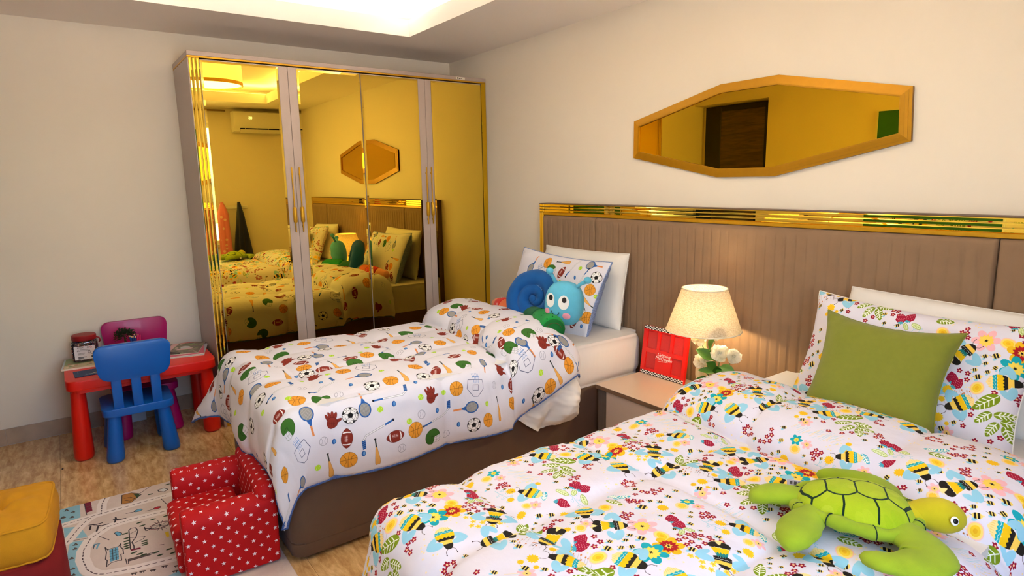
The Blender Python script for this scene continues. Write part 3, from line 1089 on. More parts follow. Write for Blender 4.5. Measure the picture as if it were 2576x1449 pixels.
def mattress(b, lab):
    cx = (b['xl'] + b['xr']) / 2
    bm = NB()
    out = rrect(b['xr'] - b['xl'] - 0.01, -0.105 - b['yf'] - 0.012, 0.06, 6, 0, 0)
    prism(bm, out, 0.0, 0.232, bev=0.05, seg=6)
    o = obj('mattress', bm, m_sheet, loc=(cx, (b['yf'] - 0.105) / 2, 0.401), sharp=60)
    return tag(o, lab, 'mattress', None)
mattress(B1, 'mattress in a white fitted sheet on the bed nearest the wardrobe')
mattress(B2, 'mattress in a white fitted sheet under the bee print duvet')

# ------------------------------------------------------------------ duvets
def smax_fn(P, t):
    """right-hand overhang along the bed, shrinking towards the folded head end"""
    k = sm((t - P['tc']) / (P['t1'] - P['tc'] + 1e-6))
    return P['ovr'] * (1 - k) + P['ovr2'] * k

def roll_profile(P):
    """arc-length table of the folded-back band: t -> (y, z offset)"""
    yc, yh, h = P['yc'], P['yh'], P['hr']
    pts = [(y, 0.0) for y in np.linspace(P['yf'] - 1.0, yc - 0.10, 60)]
    for u in np.linspace(0, 1, 16)[1:]:
        pts.append((yc - 0.10 + 0.10 * u, -P.get('vd', 0.034) * u ** 3))
    c, w = (yh + yc) / 2, (yh - yc) / 2
    for a in np.linspace(0.0, PI * 0.97, 90)[1:]:
        ca, sa = math.cos(a), math.sin(a)
        pts.append((c - math.copysign(abs(ca) ** 0.80, ca) * w, -P.get('vd', 0.034) + (h + P.get('vd', 0.034)) * sa ** 0.80))
    y0, z0 = pts[-1]
    pts += [(y0 + 0.002, z0 - 0.012), (y0 - 0.004, z0 - 0.022)]
    pts = np.array(pts)
    seg = np.r_[0, np.cumsum(np.hypot(np.diff(pts[:, 0]), np.diff(pts[:, 1])))]
    k = np.argmin(abs(pts[:, 0] - (yc - 0.3)))
    t = seg - seg[k] + pts[k, 0]
    return t, pts[:, 0], pts[:, 1]

def duvet_xyz(P, S, T):
    """cloth coordinates -> room coordinates (numpy arrays)"""
    R, ins = P['R'], P['ins']
    tt, ty, tz = P['_roll']
    xi0, xi1, yi = P['xl'] + ins, P['xr'] - ins, P['yf'] + ins
    # shear of the fold line across the bed
    es = np.where(S > xi1, S - xi1, np.where(S < xi0, xi0 - S, 0.0))
    sgn = np.where(S > xi1, 1.0, -1.0)
    ef = np.where(T < yi, yi - T, 0.0)
    Sc = np.clip(S, xi0, xi1)
    Tc = np.maximum(T, yi)
    Y = np.interp(Tc, tt, ty)
    Zo = np.interp(Tc, tt, tz)
    rollw = sm((Tc - (P['tc'] - 0.25)) / 0.25)
    xm = (P['xl'] + P['xr']) / 2
    u = (Sc - xm) / (P['xr'] - P['xl']) * 2
    Y = Y + rollw * (P['sh1'] * u + P['sh2'] * u * u)
    e = np.hypot(es, ef)
    safe = np.where(e > 1e-9, e, 1.0)
    dx, dy = es / safe * sgn, -ef / safe
    q = R * PI / 2
    th = np.minimum(e, q) / R
    hang = np.maximum(e - q, 0)
    corner = np.clip(np.minimum(es, ef) / (safe) * 1.42, 0, 1)
    left = (S < xm).astype(float)
    flare = P['fl'] * (1 - corner) + (P['flc'] * (1 - left) + P['flcl'] * left) * corner
    fs = np.sin(np.arctan(flare))
    fc = np.cos(np.arctan(flare))
    bul = P['bul'] * np.sin(np.clip(hang / 0.22, 0, 1) * PI) * (1 - corner)
    out = R * np.sin(th) + hang * fs + bul
    down = R * (1 - np.cos(th)) + hang * fc
    # ripples of the hanging hem
    along = np.where(es > ef, Tc, Sc)
    out = out + 0.018 * np.clip(hang / 0.2, 0, 1) * np.sin(along * 11.0 + P['ph']) * (1 - corner * 0.6)
    # the fold is thicker: swell it outwards on the sides
    out = out + np.where(es > 0, 1, 0) * np.clip(Zo, 0, 1) * 0.55 * np.sin(np.clip(e / 0.42, 0, 1) * PI)
    X = Sc + dx * out
    Yr = Y + dy * out
    Z = P['z0'] + Zo * (1 - 0.75 * sm(e / 0.42)) - down
    # gentle crown over the mattress
    Z = Z + P['crown'] * (1 - u * u) * (1 - sm(e / 0.1))
    return X, Yr, Z

def make_duvet(P, lab, mats, uvf, name='duvet'):
    P['tc'] = P['yc'] - 0.03
    P['_roll'] = roll_profile(P)
    tt = P['_roll'][0]
    P['t1'] = tt[-1]
    st = P['step']
    yi = P['yf'] + P['ins']
    t = np.arange(yi - P['ovf'], P['t1'], st)
    ns = int((P['xr'] - P['xl'] + P['ovr'] + P['ovl'] - 2 * P['ins']) / st)
    a = np.linspace(0, 1, ns)
    T = np.repeat(t[:, None], ns, 1)
    sr = P['xr'] - P['ins'] + smax_fn(P, t)
    sl = P['xl'] + P['ins'] - P['ovl']
    S = sl + (sr[:, None] - sl) * a[None, :]
    if P.get('round'):
        # pull the two foot corners of the cloth in a little
        pass
    X, Y, Z = duvet_xyz(P, S, T)
    # normals for quilting relief and thickness
    def normals(X, Y, Z):
        G = np.stack([X, Y, Z], -1)
        du = np.gradient(G, axis=1)
        dv = np.gradient(G, axis=0)
        n = np.cross(du, dv)
        return n / (np.linalg.norm(n, axis=-1, keepdims=True) + 1e-9)
    N = normals(X, Y, Z)
    rel = np.zeros_like(X)
    for s0 in P['seam_s']:
        rel -= 0.011 * np.exp(-((S - s0) / 0.013) ** 2) + 0.010 * np.exp(-((S - s0) / 0.06) ** 2)
    for t0 in P['seam_t']:
        rel -= (0.011 * np.exp(-((T - t0) / 0.013) ** 2) + 0.010 * np.exp(-((T - t0) / 0.06) ** 2)) * (1 - sm((T - P['tc'] + 0.3) / 0.2))
    fl = np.empty(X.shape)
    for j in range(X.shape[0]):
        for i in range(X.shape[1]):
            s, q = S[j, i], T[j, i]
            fl[j, i] = 0.010 * mnoise.noise(Vector((s * 3.2, q * 3.2, P['ph']))) + 0.0055 * mnoise.noise(Vector((s * 9 + q * 3, q * 8, P['ph'] + 3))) \
                + 0.0035 * abs(mnoise.noise(Vector((s * 15 - q * 9, q * 19 + s * 6, P['ph'] + 7)))) + 0.0022 * mnoise.noise(Vector((s * 34, q * 30, P['ph'])))
    rel = rel + fl * 1.15
    # taper to a thin stitched hem
    G = np.stack([X, Y, Z], -1) + N * rel[..., None]
    eb = np.minimum(np.minimum(S - sl, sr[:, None] - S), T - t[0])
    th = 0.005 + 0.026 * sm(eb / 0.10) * (1 - 0.75 * sm((T - P['tc'] + 0.10) / 0.08))
    hemdrop = 0.010 * (1 - sm(eb / 0.05))
    G = G - N * hemdrop[..., None]
    G2 = G - N * th[..., None]
    nv = X.size
    rows, cols = X.shape
    vs = np.concatenate([G.reshape(-1, 3), G2.reshape(-1, 3)])
    fs, mi = [], []
    for j in range(rows - 1):
        for i in range(cols - 1):
            k = j * cols + i
            fs.append((k, k + 1, k + cols + 1, k + cols)); mi.append(0)
            fs.append((nv + k, nv + k + cols, nv + k + cols + 1, nv + k + 1)); mi.append(1)
    def rim(idx):
        for a_, b_ in zip(idx[:-1], idx[1:]):
            fs.append((a_, a_ + nv, b_ + nv, b_)); mi.append(1)
    r0 = list(range(cols)); r1 = [(rows - 1) * cols + i for i in range(cols)]
    c0 = [j * cols for j in range(rows)]; c1 = [j * cols + cols - 1 for j in range(rows)]
    rim(r0); rim(r1[::-1]); rim(c0[::-1]); rim(c1)
    me = bpy.data.meshes.new(name)
    me.from_pydata([tuple(v) for v in vs], [], fs)
    for m in mats:
        me.materials.append(m)
    me.polygons.foreach_set('material_index', mi)
    me.polygons.foreach_set('use_smooth', [True] * len(fs))
    uv = me.uv_layers.new(name='uv')
    ST = np.concatenate([np.stack([S, T], -1).reshape(-1, 2)] * 2)
    lv = np.empty(len(me.loops), np.int32)
    me.loops.foreach_get('vertex_index', lv)
    U = uvf(ST[lv])
    uv.data.foreach_set('uv', U.astype(np.float32).ravel())
    root = thing(name, lab, 'duvet', ((P['xl'] + P['xr']) / 2, -1.2, P['z0'] - 0.3))
    me.transform(Matrix.Translation(-root.location))
    o = link_mesh('quilted_cover', me, mats, root)
    P['_G'] = G; P['_G2'] = G2; P['_root'] = root
    P['_S'] = S; P['_T'] = T
    return root

D1 = dict(B1, z0=0.655, R=0.10, ins=0.055, ovr=0.385, ovr2=0.21, ovl=0.33, ovf=0.375, yc=-0.985, yh=-0.555, hr=0.098, sh1=-0.055, sh2=-0.045,
          fl=0.05, flc=0.10, flcl=0.75, bul=0.012, ph=1.3, crown=0.012, step=0.0165, seam_s=(1.48, 1.86, 2.205), seam_t=(-1.93, -1.42))
D2 = dict(B2, z0=0.662, R=0.10, ins=0.050, ovr=0.36, ovr2=0.30, ovl=0.34, ovf=0.42, yc=-1.03, yh=-0.545, hr=0.068, vd=0.055, sh1=0.0, sh2=0.0,
          fl=0.05, flc=0.2, flcl=0.22, bul=0.012, ph=5.1, crown=0.016, step=0.0165, seam_s=(3.452, 3.86), seam_t=(-1.86, -1.43, -1.25))
D2['sh1'], D2['sh2'] = -0.055, 0.03

# ================================================================== prints used by the bedding
BEE = 'H,63,293,351,11;H,129,295,351,11;H,132,309,0,11;S,321,334,278,10;S,177,200,275,10;T,408,120,45,11;T,38,454,56,11;T,58,458,51,11;D,209,8,45,10;D,428,383,45,10;D,78,511,45,10;D,256,523,48,10;D,57,131,41,10;D,349,119,42,10;D,178,281,32,10;D,327,472,41,10;K,81,63,0,100;W,137,67,348,100;W,95,489,262,100;W,406,351,319,100;k,273,234,0,100;k,436,259,0,100;k,99,246,0,100;k,52,326,22,125;e,64,248,0,100;u,261,215,0,80;u,440,238,0,85;u,72,218,0,100;Y,173,47,24,100;E,167,577,25,100;N,351,268,0,105;N,280,184,0,95;N,23,461,0,110;N,20,367,0,110;N,15,427,0,70;N,49,174,0,110;N,179,225,0,100;N,201,300,0,65;N,204,271,0,55;N,210,202,0,75;N,422,212,0,75;N,47,355,0,50;N,13,339,0,60;R,160,341,0,100;R,179,360,0,100;R,125,329,0,100;R,89,363,0,100;R,81,382,0,100;R,100,403,0,100;R,196,475,0,100;R,187,488,0,100;R,195,501,0,100;R,213,476,0,100;R,238,383,0,100;R,231,401,0,100;R,237,413,0,100;R,247,400,0,100;R,258,384,0,100;R,330,496,0,100;R,325,510,0,100;R,333,524,0,100;R,348,520,0,100;R,345,493,0,100;R,360,501,0,100;R,373,184,0,100;R,375,206,0,100;R,363,222,0,100;R,376,231,0,100;R,383,193,0,100;R,13,75,0,100;R,22,90,0,100;R,21,60,0,100;R,26,76,0,100;R,33,61,0,100;R,39,530,0,100;R,62,527,0,100;R,64,507,0,100;R,402,489,0,100;R,403,463,0,100;R,418,492,0,100;R,420,510,0,100;R,435,501,0,100;R,432,521,0,100;R,424,538,0,100;R,409,427,0,100;R,421,423,0,100;R,422,437,0,100;R,436,435,0,100;R,437,448,0,100;R,127,225,0,100;R,132,239,0,100;R,150,237,0,100;R,143,226,0,100;R,137,211,0,100;R,159,102,0,100;R,168,120,0,100;R,175,132,0,100;R,188,140,0,100;R,204,148,0,100;R,184,121,0,100;R,176,100,0,100;R,172,83,0,100;R,195,98,0,100;R,217,142,0,100;R,230,158,0,100;R,215,119,0,100;R,195,82,0,100;R,215,96,0,100;R,100,424,0,100;R,90,449,0,100;R,139,488,0,100;V,236,68,0,100;V,251,80,0,100;V,225,56,0,100;V,251,61,0,100;V,265,87,0,100;V,268,76,0,100;V,262,49,0,100;V,276,59,0,100;V,293,89,0,100;V,296,109,0,100;V,297,124,0,100;V,301,83,0,100;B,310,293,132,100;B,294,383,169,100;B,270,373,193,100;B,25,502,198,100;B,43,487,151,100;B,100,146,229,100;B,128,137,207,100;G,194,375,211,8;G,178,428,285,8;G,197,407,270,8;G,156,377,160,8;G,130,405,142,8;G,328,153,29,8;G,366,146,350,10;G,126,452,139,12;G,397,393,272,8;g,259,274,230,6;g,388,428,322,7;g,366,419,285,5;O,277,321,282,6;O,294,347,214,4;O,325,355,249,5;O,153,116,207,4;O,156,139,283,4;m,212,380,36,110;m,225,345,30,100;m,268,346,30,110;m,314,214,63,120;m,329,242,63,120;m,401,263,27,100;m,411,240,31,80;m,426,318,31,120;m,329,192,31,70;m,351,197,59,70;m,337,177,39,60;m,387,83,45,100;m,342,562,27,110;m,379,489,34,110;m,7,275,30,110;m,22,228,30,120;m,7,175,59,100;m,27,190,27,100;m,15,138,27,190;m,74,136,27,80;m,83,171,18,80;m,107,209,16,80;m,120,191,18,90;m,142,163,18,110;m,134,115,27,80;m,174,157,18,70;m,91,13,27,110;m,98,571,31,100;m,117,22,31,150;m,77,543,22,100;m,89,524,22,140;m,109,546,31,100;m,124,564,63,110;m,214,76,22,140;m,197,125,45,90;m,214,170,18,120;m,270,165,53,80;m,158,220,18,70;m,36,335,27,140;m,64,365,37,110;m,411,80,37,130;m,443,217,31,60;A,262,555,253,100;A,153,526,284,100;A,63,426,127,100;A,221,257,116,85;A,386,300,233,95;Z,32,6,322,100;Z,416,167,203,100;Z,257,120,226,100;Z,341,71,167,100'
def draw_bee(p, ox, oy):
    for rec in BEE.split(';'):
        c, x, y, a, s = rec.split(',')
        x, y, a, s = int(x) / 1000 + ox, int(y) / 1000 + oy, math.radians(int(a)), int(s) / 100
        if c in 'HSTDGgO':
            p.at(x, y, a)
            s = s * .66
            {'H': d_hatch, 'S': d_sprig, 'T': d_stems, 'D': d_dots, 'G': d_leaf, 'O': d_leafO,
             'g': lambda q, L: d_leaf(q, L, (60, 176, 200))}[c](p, s)
        else:
            p.at(x, y, a, s * dict(W=.52, m=.56, k=.56, e=.68, Z=.66, A=.64, N=.6, R=.64, V=.66, B=.70).get(c, .61))
            {'K': d_pink, 'W': d_oval, 'k': d_pinkS, 'e': d_tealS, 'Y': d_redY, 'E': d_teal, 'N': d_sun, 'R': d_red5, 'V': d_yel5,
             'B': d_straw, 'm': d_mini, 'A': d_beeA, 'Z': d_beeB, 'u': lambda q: (q.ell(0, 0, .028, .026, (250, 216, 150)), q.star(0, 0, .019, (248, 204, 60), 12, .8))}[c](p)
_p = Print('meadow_print', 0.89, 0.58, 1500, (228, 224, 236), wrap=True)
_order = 'HSTDKWkeuYENRVBGgOmAZ'
BEE = ';'.join(sorted(BEE.split(';'), key=lambda r: _order.index(r[0])))
draw_bee(_p, 0, 0)
draw_bee(_p, 0.445, 0.29)
img_bee = _p.image()

SPORTS = 'g,533,1192,69;f,579,1239,19;s,517,1278,67;q,592,1021,71;b,615,908,72;g,551,792,75;t,524,746,75;t,585,849,74;p,648,797,74;r,702,952,359;s,826,945,71;b,780,1044,70;a,710,1133,108;s,820,1181,67;f,804,1264,2;a,705,1355,92;h,707,1446,65;q,844,1445,64;b,912,1303,64;r,999,1343,13;g,941,1169,66;k,1006,1190,223;s,1076,1371,62;t,937,1120,67;t,990,1063,68;b,585,617,77;o,599,731,75;b,700,676,76;h,720,762,74;s,900,820,72;r,897,879,270;t,960,931,70;k,1000,906,359;f,1048,989,103;b,1041,1076,67;o,1048,1245,63;h,1081,1160,65;r,878,655,85;g,877,745,73;f,963,783,44;b,1031,775,72;o,939,687,75;a,1085,899,104;h,1100,991,68;q,1222,994,67;g,1188,1151,65;s,1139,1254,63;r,1135,1308,260;f,1199,1221,122;f,830,562,120;h,919,556,72;q,1007,576,74;a,1055,688,88;b,1186,595,76;s,1091,767,71;f,1102,846,74;g,1203,761,71;t,1065,603,73;t,1194,709,73;t,1219,820,70;b,1217,889,69;r,1318,925,7;o,1322,676,72;k,1345,759,203;k,1281,601,199;p,1297,761,71;p,1389,856,68;p,1484,1109,63;p,1081,723,72;s,1431,931,67;b,1425,1019,65;a,1399,1088,89;b,1335,1182,63;s,1444,1170,66;f,1412,1246,151;b,1421,622,72;t,1393,598,71;h,1443,714,74;o,1437,786,71;s,642,537,64;t,710,523,49;r,670,460,1;a,850,463,80;b,1002,464,23;r,1105,507,10;f,716,355,94;s,1236,515,62;t,948,380,46;p,1328,556,70;f,1443,519,81;h,1543,534,14;r,1539,633,97;g,1574,722,84;s,1564,795,80;s,614,385,346;t,1199,1354,61;t,956,1475,63;t,1300,1034,66;p,1330,1254,61;p,1039,1282,63;p,876,1118,68;r,1532,859,269;k,1530,981,178;p,1559,982,78;t,1569,922,81;t,1559,1105,77;g,1567,1153,81;t,1564,1223,80;b,1560,1286,78;q,1562,1388,80;o,1584,1535,75;p,1600,1610,77;f,1588,1676,166;k,1643,892,16;t,1644,1037,81;o,1629,1097,80;p,1632,1178,83;k,1667,1181,191;r,1657,1329,359;t,1658,1442,78;a,1695,1550,95;b,1677,1671,73;p,1708,1780,97;f,1651,770,174;f,1688,967,92;b,1686,1061,87;p,1725,1284,87;s,1743,1359,90;b,1734,1442,83;h,1747,1150,91;o,1761,1227,91;o,1745,992,87;a,1734,884,94;p,1727,831,87;b,1742,772,88;a,1764,1855,114;a,1505,402,104;q,1645,573,114;f,1516,318,171;b,1664,402,49;r,1782,524,21;k,1784,300,181;t,1632,289,8;p,1242,285,309;t,1737,648,87;a,1751,700,99;o,1638,678,86;p,1654,722,86;t,1321,488,44;h,662,1876,56;g,715,1895,58;b,638,1794,53;r,731,1796,82;o,865,1803,57;f,839,1912,15;b,938,1900,60;a,989,1823,95;s,1057,1904,61;t,598,1779,50;t,1196,1962,60;t,1177,1865,63;t,984,1741,48;t,1308,1806,62;g,1206,1896,63;b,1068,1753,41;k,1167,1769,227;p,849,1853,60;p,1067,1860,59;p,1243,1747,52;p,1282,1930,62;p,1394,2040,63;k,1339,1932,193;o,1299,1857,64;q,867,1736,38;b,1367,1835,62;h,1434,1923,53;o,1429,1992,55;f,1397,1764,152;h,1461,1776,47;r,1491,1847,103;g,1513,1936,51;s,1518,2007,51;r,1502,2050,323;q,1549,1812,102;o,1560,1907,69;p,1565,1962,69;f,1565,2016,229;b,1619,2060,70;a,1638,1974,121;p,1609,2147,82;t,1621,1881,78;b,1687,1932,93;s,1710,1868,98;k,1577,2089,310;f,803,1683,10;b,902,1682,57;g,1098,1689,10;f,1104,1714,12;a,1020,1547,99;b,1055,1473,61;s,992,1671,58;g,707,1648,59;s,808,1704,16;h,657,1622,55;b,637,1532,64;t,1082,1647,61;t,1281,1495,54;o,1258,1582,62;b,1324,1532,53;f,1322,1401,93;k,1267,1324,2;h,1362,1657,43;o,1441,1729,16;h,1423,1390,58;r,1464,1520,51;g,1519,1615,57;s,1544,1730,62;a,1402,1302,88;k,1276,1703,112;p,1266,1714,26;r,498,308,172;t,221,100,330;q,472,1392,281;q,1842,114,288;f,418,825,31;t,950,273,303;s,64,780,305;b,1594,158,167;g,1945,1347,252;f,326,1734,149;q,435,1632,66;h,665,2149,100;r,1156,2205,119;b,387,1198,129;s,207,2461,265;a,599,2465,310;k,198,1594,105;k,525,1547,119;k,68,162,131;o,1578,2543,35;g,1915,1110,41;a,168,1893,218;h,661,139,105;g,1944,1679,172;h,120,1103,233;q,407,142,87;q,445,629,51;o,147,2370,42;b,1132,2457,178;o,227,577,324;h,1271,2087,77;q,993,2197,346;a,1320,161,276;k,562,2191,248;r,200,1789,176;h,314,956,326;r,1492,2189,34;k,875,2195,24;k,853,2046,134;s,59,472,44;g,261,2016,189;s,393,2210,244;a,303,256,243;b,1277,2311,236;f,1854,2124,291;o,1861,446,355;f,1306,2531,274;g,1890,342,243;a,1857,1608,184;f,921,2463,217;q,643,278,174;h,1073,96,57;q,179,470,185;f,628,2024,56;r,1943,1816,121;h,132,1348,14;s,1193,395,42;b,1232,96,4;f,524,1896,294;q,84,2268,119;a,1776,2425,116;g,1823,1722,275;s,1938,2298,272;b,1485,174,343;g,429,394,216;h,1068,330,69;g,712,2504,8;b,274,792,338;s,845,337,215;k,153,246,351;g,277,2258,356;q,159,1239,75;h,842,57,217;a,430,1743,284;f,377,1838,359;o,418,2444,261;s,113,64,315;a,1252,2421,105;a,59,2534,246;f,291,1145,273;r,802,2334,287;k,1034,2359,150;a,1695,79,275;a,1545,2300,92;b,135,2097,56;r,1400,2243,25;f,1839,1946,304;o,406,2079,144;k,67,1008,243;h,966,132,226;k,1415,2369,191;a,629,2340,23;k,785,199,154;g,1284,2199,106;a,1745,2026,320;g,887,1573,67;k,1639,2454,228;k,480,2539,68;b,176,701,264;h,455,1101,208;q,177,364,77;a,1754,2196,141;t,294,2125,127;a,249,1316,30;k,1892,600,308;r,1881,1462,20;q,1474,2464,271;g,358,480,161;r,1666,2288,20;a,451,989,93;t,143,1496,94;h,544,491,323;a,1950,504,62;b,72,673,120;t,194,877,301;b,423,1954,268;f,1730,203,41;h,220,1030,264;s,292,1506,253;s,1394,320,199;a,1812,2319,202;f,1860,812,93;s,1943,735,122;s,316,51,330;f,1922,2532,333;f,975,2022,82;s,471,57,259;h,1139,2072,138;f,305,2545,220;s,99,1697,151;b,1904,1230,69;h,534,190,81;f,1941,960,168;s,1357,57,169;k,488,2332,265;r,336,2366,50;s,581,1372,295;b,304,1618,84;s,804,2444,45;k,293,392,325;g,340,667,352;a,336,1394,281;k,544,1650,56;s,514,2039,298'       # code,x,y,angle in mm / degrees on the unrolled duvet
SP = Print('sports_print', 2.0, 2.6, 1000, (230, 228, 238))
for rec in SPORTS.split(';'):
    c, x, y, a = rec.split(',')
    SP.at(int(x) / 1000, int(y) / 1000, math.radians(int(a)), SP_SC[c])
    SPORT[c](SP)
img_sport = SP.image()
PSPORT = 'r,186,363,161;b,327,394,36;q,283,328,25;h,380,349,27;f,478,351,71;k,556,404,156;t,611,398,33;r,692,430,92;k,650,330,341;s,743,366,21;p,598,339,16;b,729,291,18;a,739,219,242;s,712,164,23;b,764,138,17;t,772,264,355;t,157,292,35;b,119,146,21;f,188,142,223;p,194,192,24;p,128,80,20;f,72,67,66;t,490,293,11;p,750,84,22;a,102,224,277;f,687,95,80;a,455,416,95'
PP = Print('sports_pillow', 0.80, 0.47, 1500, (230, 228, 238))
for rec in PSPORT.split(';'):
    c, x, y, a = rec.split(',')
    PP.at(int(x) / 1000, int(y) / 1000, math.radians(int(a)), SP_SC[c])
    SPORT[c](PP)
img_psport = PP.image()

m_denim = M('blue_denim_lining', (140, 160, 204), 0.95, bump=0.5, bscale=420, var=0.4, vscale=190)
m_sport = MT('sports_print_cotton', img_sport, 0.85, 0.22, 30.0)
m_bee = MT('meadow_print_cotton', img_bee, 0.85, 0.22, 30.0)
m_beeback = m_bee

SP_X0, SP_Y0, SP_W, SP_H = 0.75, -2.65, 2.0, 2.6
make_duvet(D1, 'white sports print duvet with blue denim lining, folded back at the pillow end', [m_sport, m_denim], lambda p: (p - np.array([SP_X0, SP_Y0])) / np.array([SP_W, SP_H]))
make_duvet(D2, 'white duvet with bee, strawberry and flower print, folded back, under the plush turtle', [m_bee, m_beeback], lambda p: p / np.array([0.89, 0.58]))

def hem_binding(P, mat, r=0.0055):
    G, G2 = P['_G'], P['_G2']
    H = (G + G2) / 2
    path = list(H[::-1, 0]) + list(H[0, 1:]) + list(H[1:, -1])
    path = [Vector(p) - P['_root'].location for p in path][::2]
    rr = random.Random(3)
    bm = NB()
    tube(bm, path, [r * rr.uniform(0.8, 1.25) for _ in path], 6)
    o = obj('edge_binding', bm, mat, P['_root'], smooth=True)
    o['label'] = 'blue stitched hem'
    return o
m_hem = M('blue_hem', (74, 104, 168), 0.95, bump=0.5, bscale=420, var=0.4, vscale=190)
hem_binding(D1, m_hem)

# bunched white duvet lining showing below the folded corner
def sheet_bunch():
    rows, cols = 34, 46
    vs, fs = [], []
    for side in (0, 1):
        for j in range(rows):
            v = j / (rows - 1)
            for i in range(cols):
                u = i / (cols - 1)
                y = -1.09 + 0.42 * u
                low = 0.375 - 0.105 * smooth01(u / 0.46) + 0.012 * smooth01((u - 0.6) / 0.2) + 0.05 * smooth01((u - 0.90) / 0.10)
                if u < 0.12:
                    low += 0.02
                z = 0.50 + (low - 0.50) * v
                blob = math.exp(-((u - 0.80) / 0.20) ** 2) * max(0.0, math.sin(min(1, v) * PI)) ** 0.5
                x = 2.268 + 0.012 * math.sin(u * 14 + v * 3) + 0.095 * blob + 0.016 * abs(math.sin((u * 3.2 + v * 0.8) * 4)) * v
                x += 0.014 * mnoise.noise(Vector((u * 7, v * 5, 2.0))) + 0.008 * mnoise.noise(Vector((u * 17, v * 11, 4.0)))
                z += 0.012 * mnoise.noise(Vector((u * 9, v * 3, 7.0))) * v
                vs.append((x - side * 0.012, y, z))
    n = rows * cols
    for j in range(rows - 1):
        for i in range(cols - 1):
            k = j * cols + i
            fs.append((k, k + 1, k + cols + 1, k + cols))
            fs.append((n + k, n + k + cols, n + k + cols + 1, n + k + 1))
    ed = [i for i in range(cols)] + [j * cols + cols - 1 for j in range(1, rows)] + [(rows - 1) * cols + i for i in range(cols - 2, -1, -1)] + [j * cols for j in range(rows - 2, 0, -1)]
    for a, b in zip(ed, ed[1:] + ed[:1]):
        fs.append((a, b, b + n, a + n))
    me = bpy.data.meshes.new('bunched_sheet')
    me.from_pydata(vs, [], fs)
    o = link_mesh('bunched_sheet', me, m_sheet, smooth=True)
    tag(o, 'bunched white cotton lining hanging out below the folded sports duvet', 'sheet')
sheet_bunch()

# ------------------------------------------------------------------ pillows
def pillow(name, lab, cat, c, right, up, w, h, T, mats, uvf=None, pinch=0.06, seed=0, wr=0.006, pw=0.5, group=None, n=30, flange=0.0, skewfn=None, frontk=0.5):
    R, U = Vector(right).normalized(), Vector(up).normalized()
    Nn = R.cross(U).normalized()          # front
    U = Nn.cross(R).normalized()
    vs, fs, mi, st = [], [], [], []
    g = [math.sin((2 * i / n - 1) * PI / 2) for i in range(n + 1)]
    def idx(side, j, i):
        if side == 1 and 0 < j < n and 0 < i < n:
            return (n + 1) ** 2 + (j - 1) * (n - 1) + (i - 1)
        return j * (n + 1) + i
    for side in (0, 1):
        for j, b in enumerate(g):
            for i, a in enumerate(g):
                if side == 1 and not (0 < j < n and 0 < i < n):
                    continue
                x = a * w / 2 * (1 - pinch * (1 - b * b) * abs(a) ** 2)
                y = b * h / 2 * (1 - pinch * 1.2 * (1 - a * a) * abs(b) ** 2)
                z = T * (frontk if side == 0 else 1 - frontk) * ((1 - a ** 4) * (1 - b ** 4)) ** pw
                wn = wr * (mnoise.noise(Vector((a * 3.1 + seed, b * 2.7, seed + side * 5))) + 0.6 * mnoise.noise(Vector((a * 8 + seed, b * 7, seed * 2.0 + side))))
                edge = max(abs(a), abs(b))
                # stretch folds running in from the corners
                fold = wr * 0.9 * math.sin((a * b) * 26 + seed) * max(0, abs(a * b) - 0.25)
                z = z + (wn + fold) * min(1, (1 - edge) * 8 + 0.25)
                if side:
                    z = -z
                if skewfn:
                    x, y, z = skewfn(a, b, x, y, z)
                p = Vector(c) + R * x + U * y + Nn * z
                vs.append(p)
                st.append((x, y))
    for side in (0, 1):
        for j in range(n):
            for i in range(n):
                q = [idx(side, j, i), idx(side, j, i + 1), idx(side, j + 1, i + 1), idx(side, j + 1, i)]
                fs.append(q if side == 0 else q[::-1]); mi.append(side if len(mats) > 1 else 0)
    me = bpy.data.meshes.new(name)
    cc = Vector(c)
    me.from_pydata([tuple(v - cc) for v in vs], [], fs)
    for m in mats:
        me.materials.append(m)
    me.polygons.foreach_set('material_index', mi)
    me.polygons.foreach_set('use_smooth', [True] * len(fs))
    if uvf:
        uv = me.uv_layers.new(name='uv')
        for l in me.loops:
            uv.data[l.index].uv = uvf(*st[l.vertex_index])
    root = thing(name, lab, cat, cc, group=group)
    o = link_mesh('pillow_cover', me, mats, root)
    # seam piping
    if flange:
        bd = [idx(0, 0, i) for i in range(n)] + [idx(0, j, n) for j in range(n)] + [idx(0, n, i) for i in range(n, 0, -1)] + [idx(0, j, 0) for j in range(n, 0, -1)]
        bm = NB()
        tube(bm, [vs[k] - cc for k in bd], flange, 6, closed=True)
        obj('piping', bm, mats[-1] if len(mats) > 1 or uvf is None else m_linen, root, smooth=True)
    return root

pillow('pillow', 'plain white pillow standing against the headboard behind the sports print pillow', 'pillow',
       (1.765, -0.165, 0.848), (1, 0.02, 0), (0.0, 0.16, 1), 0.72, 0.44, 0.13, [m_linen], seed=2, pinch=0.03, wr=0.007, flange=0.003)
PS_W, PS_H = 0.80, 0.47
pillow('pillow', 'white sports print pillow with blue denim back, leaning behind the plush snail', 'pillow',
       (1.725, -0.358, 0.826), (1, 0.0, -0.03), (0.0, 0.42, 1), PS_W, PS_H, 0.15, [MT('sports_pillow_print', img_psport, 0.85, 0.2, 30.0, ext='EXTEND'), m_denim],
       uvf=lambda x, y: (x / PS_W + 0.5, y / PS_H + 0.5), seed=5, pinch=0.07, wr=0.010, flange=0.004, frontk=0.30)
pillow('pillow', 'plain white pillow propped behind the bee print pillow', 'pillow',
       (3.70, -0.195, 0.826), (1, 0.0, -0.04), (0.0, 0.30, 1), 0.70, 0.41, 0.14, [m_linen], seed=9, pinch=0.01, wr=0.007, flange=0.003)
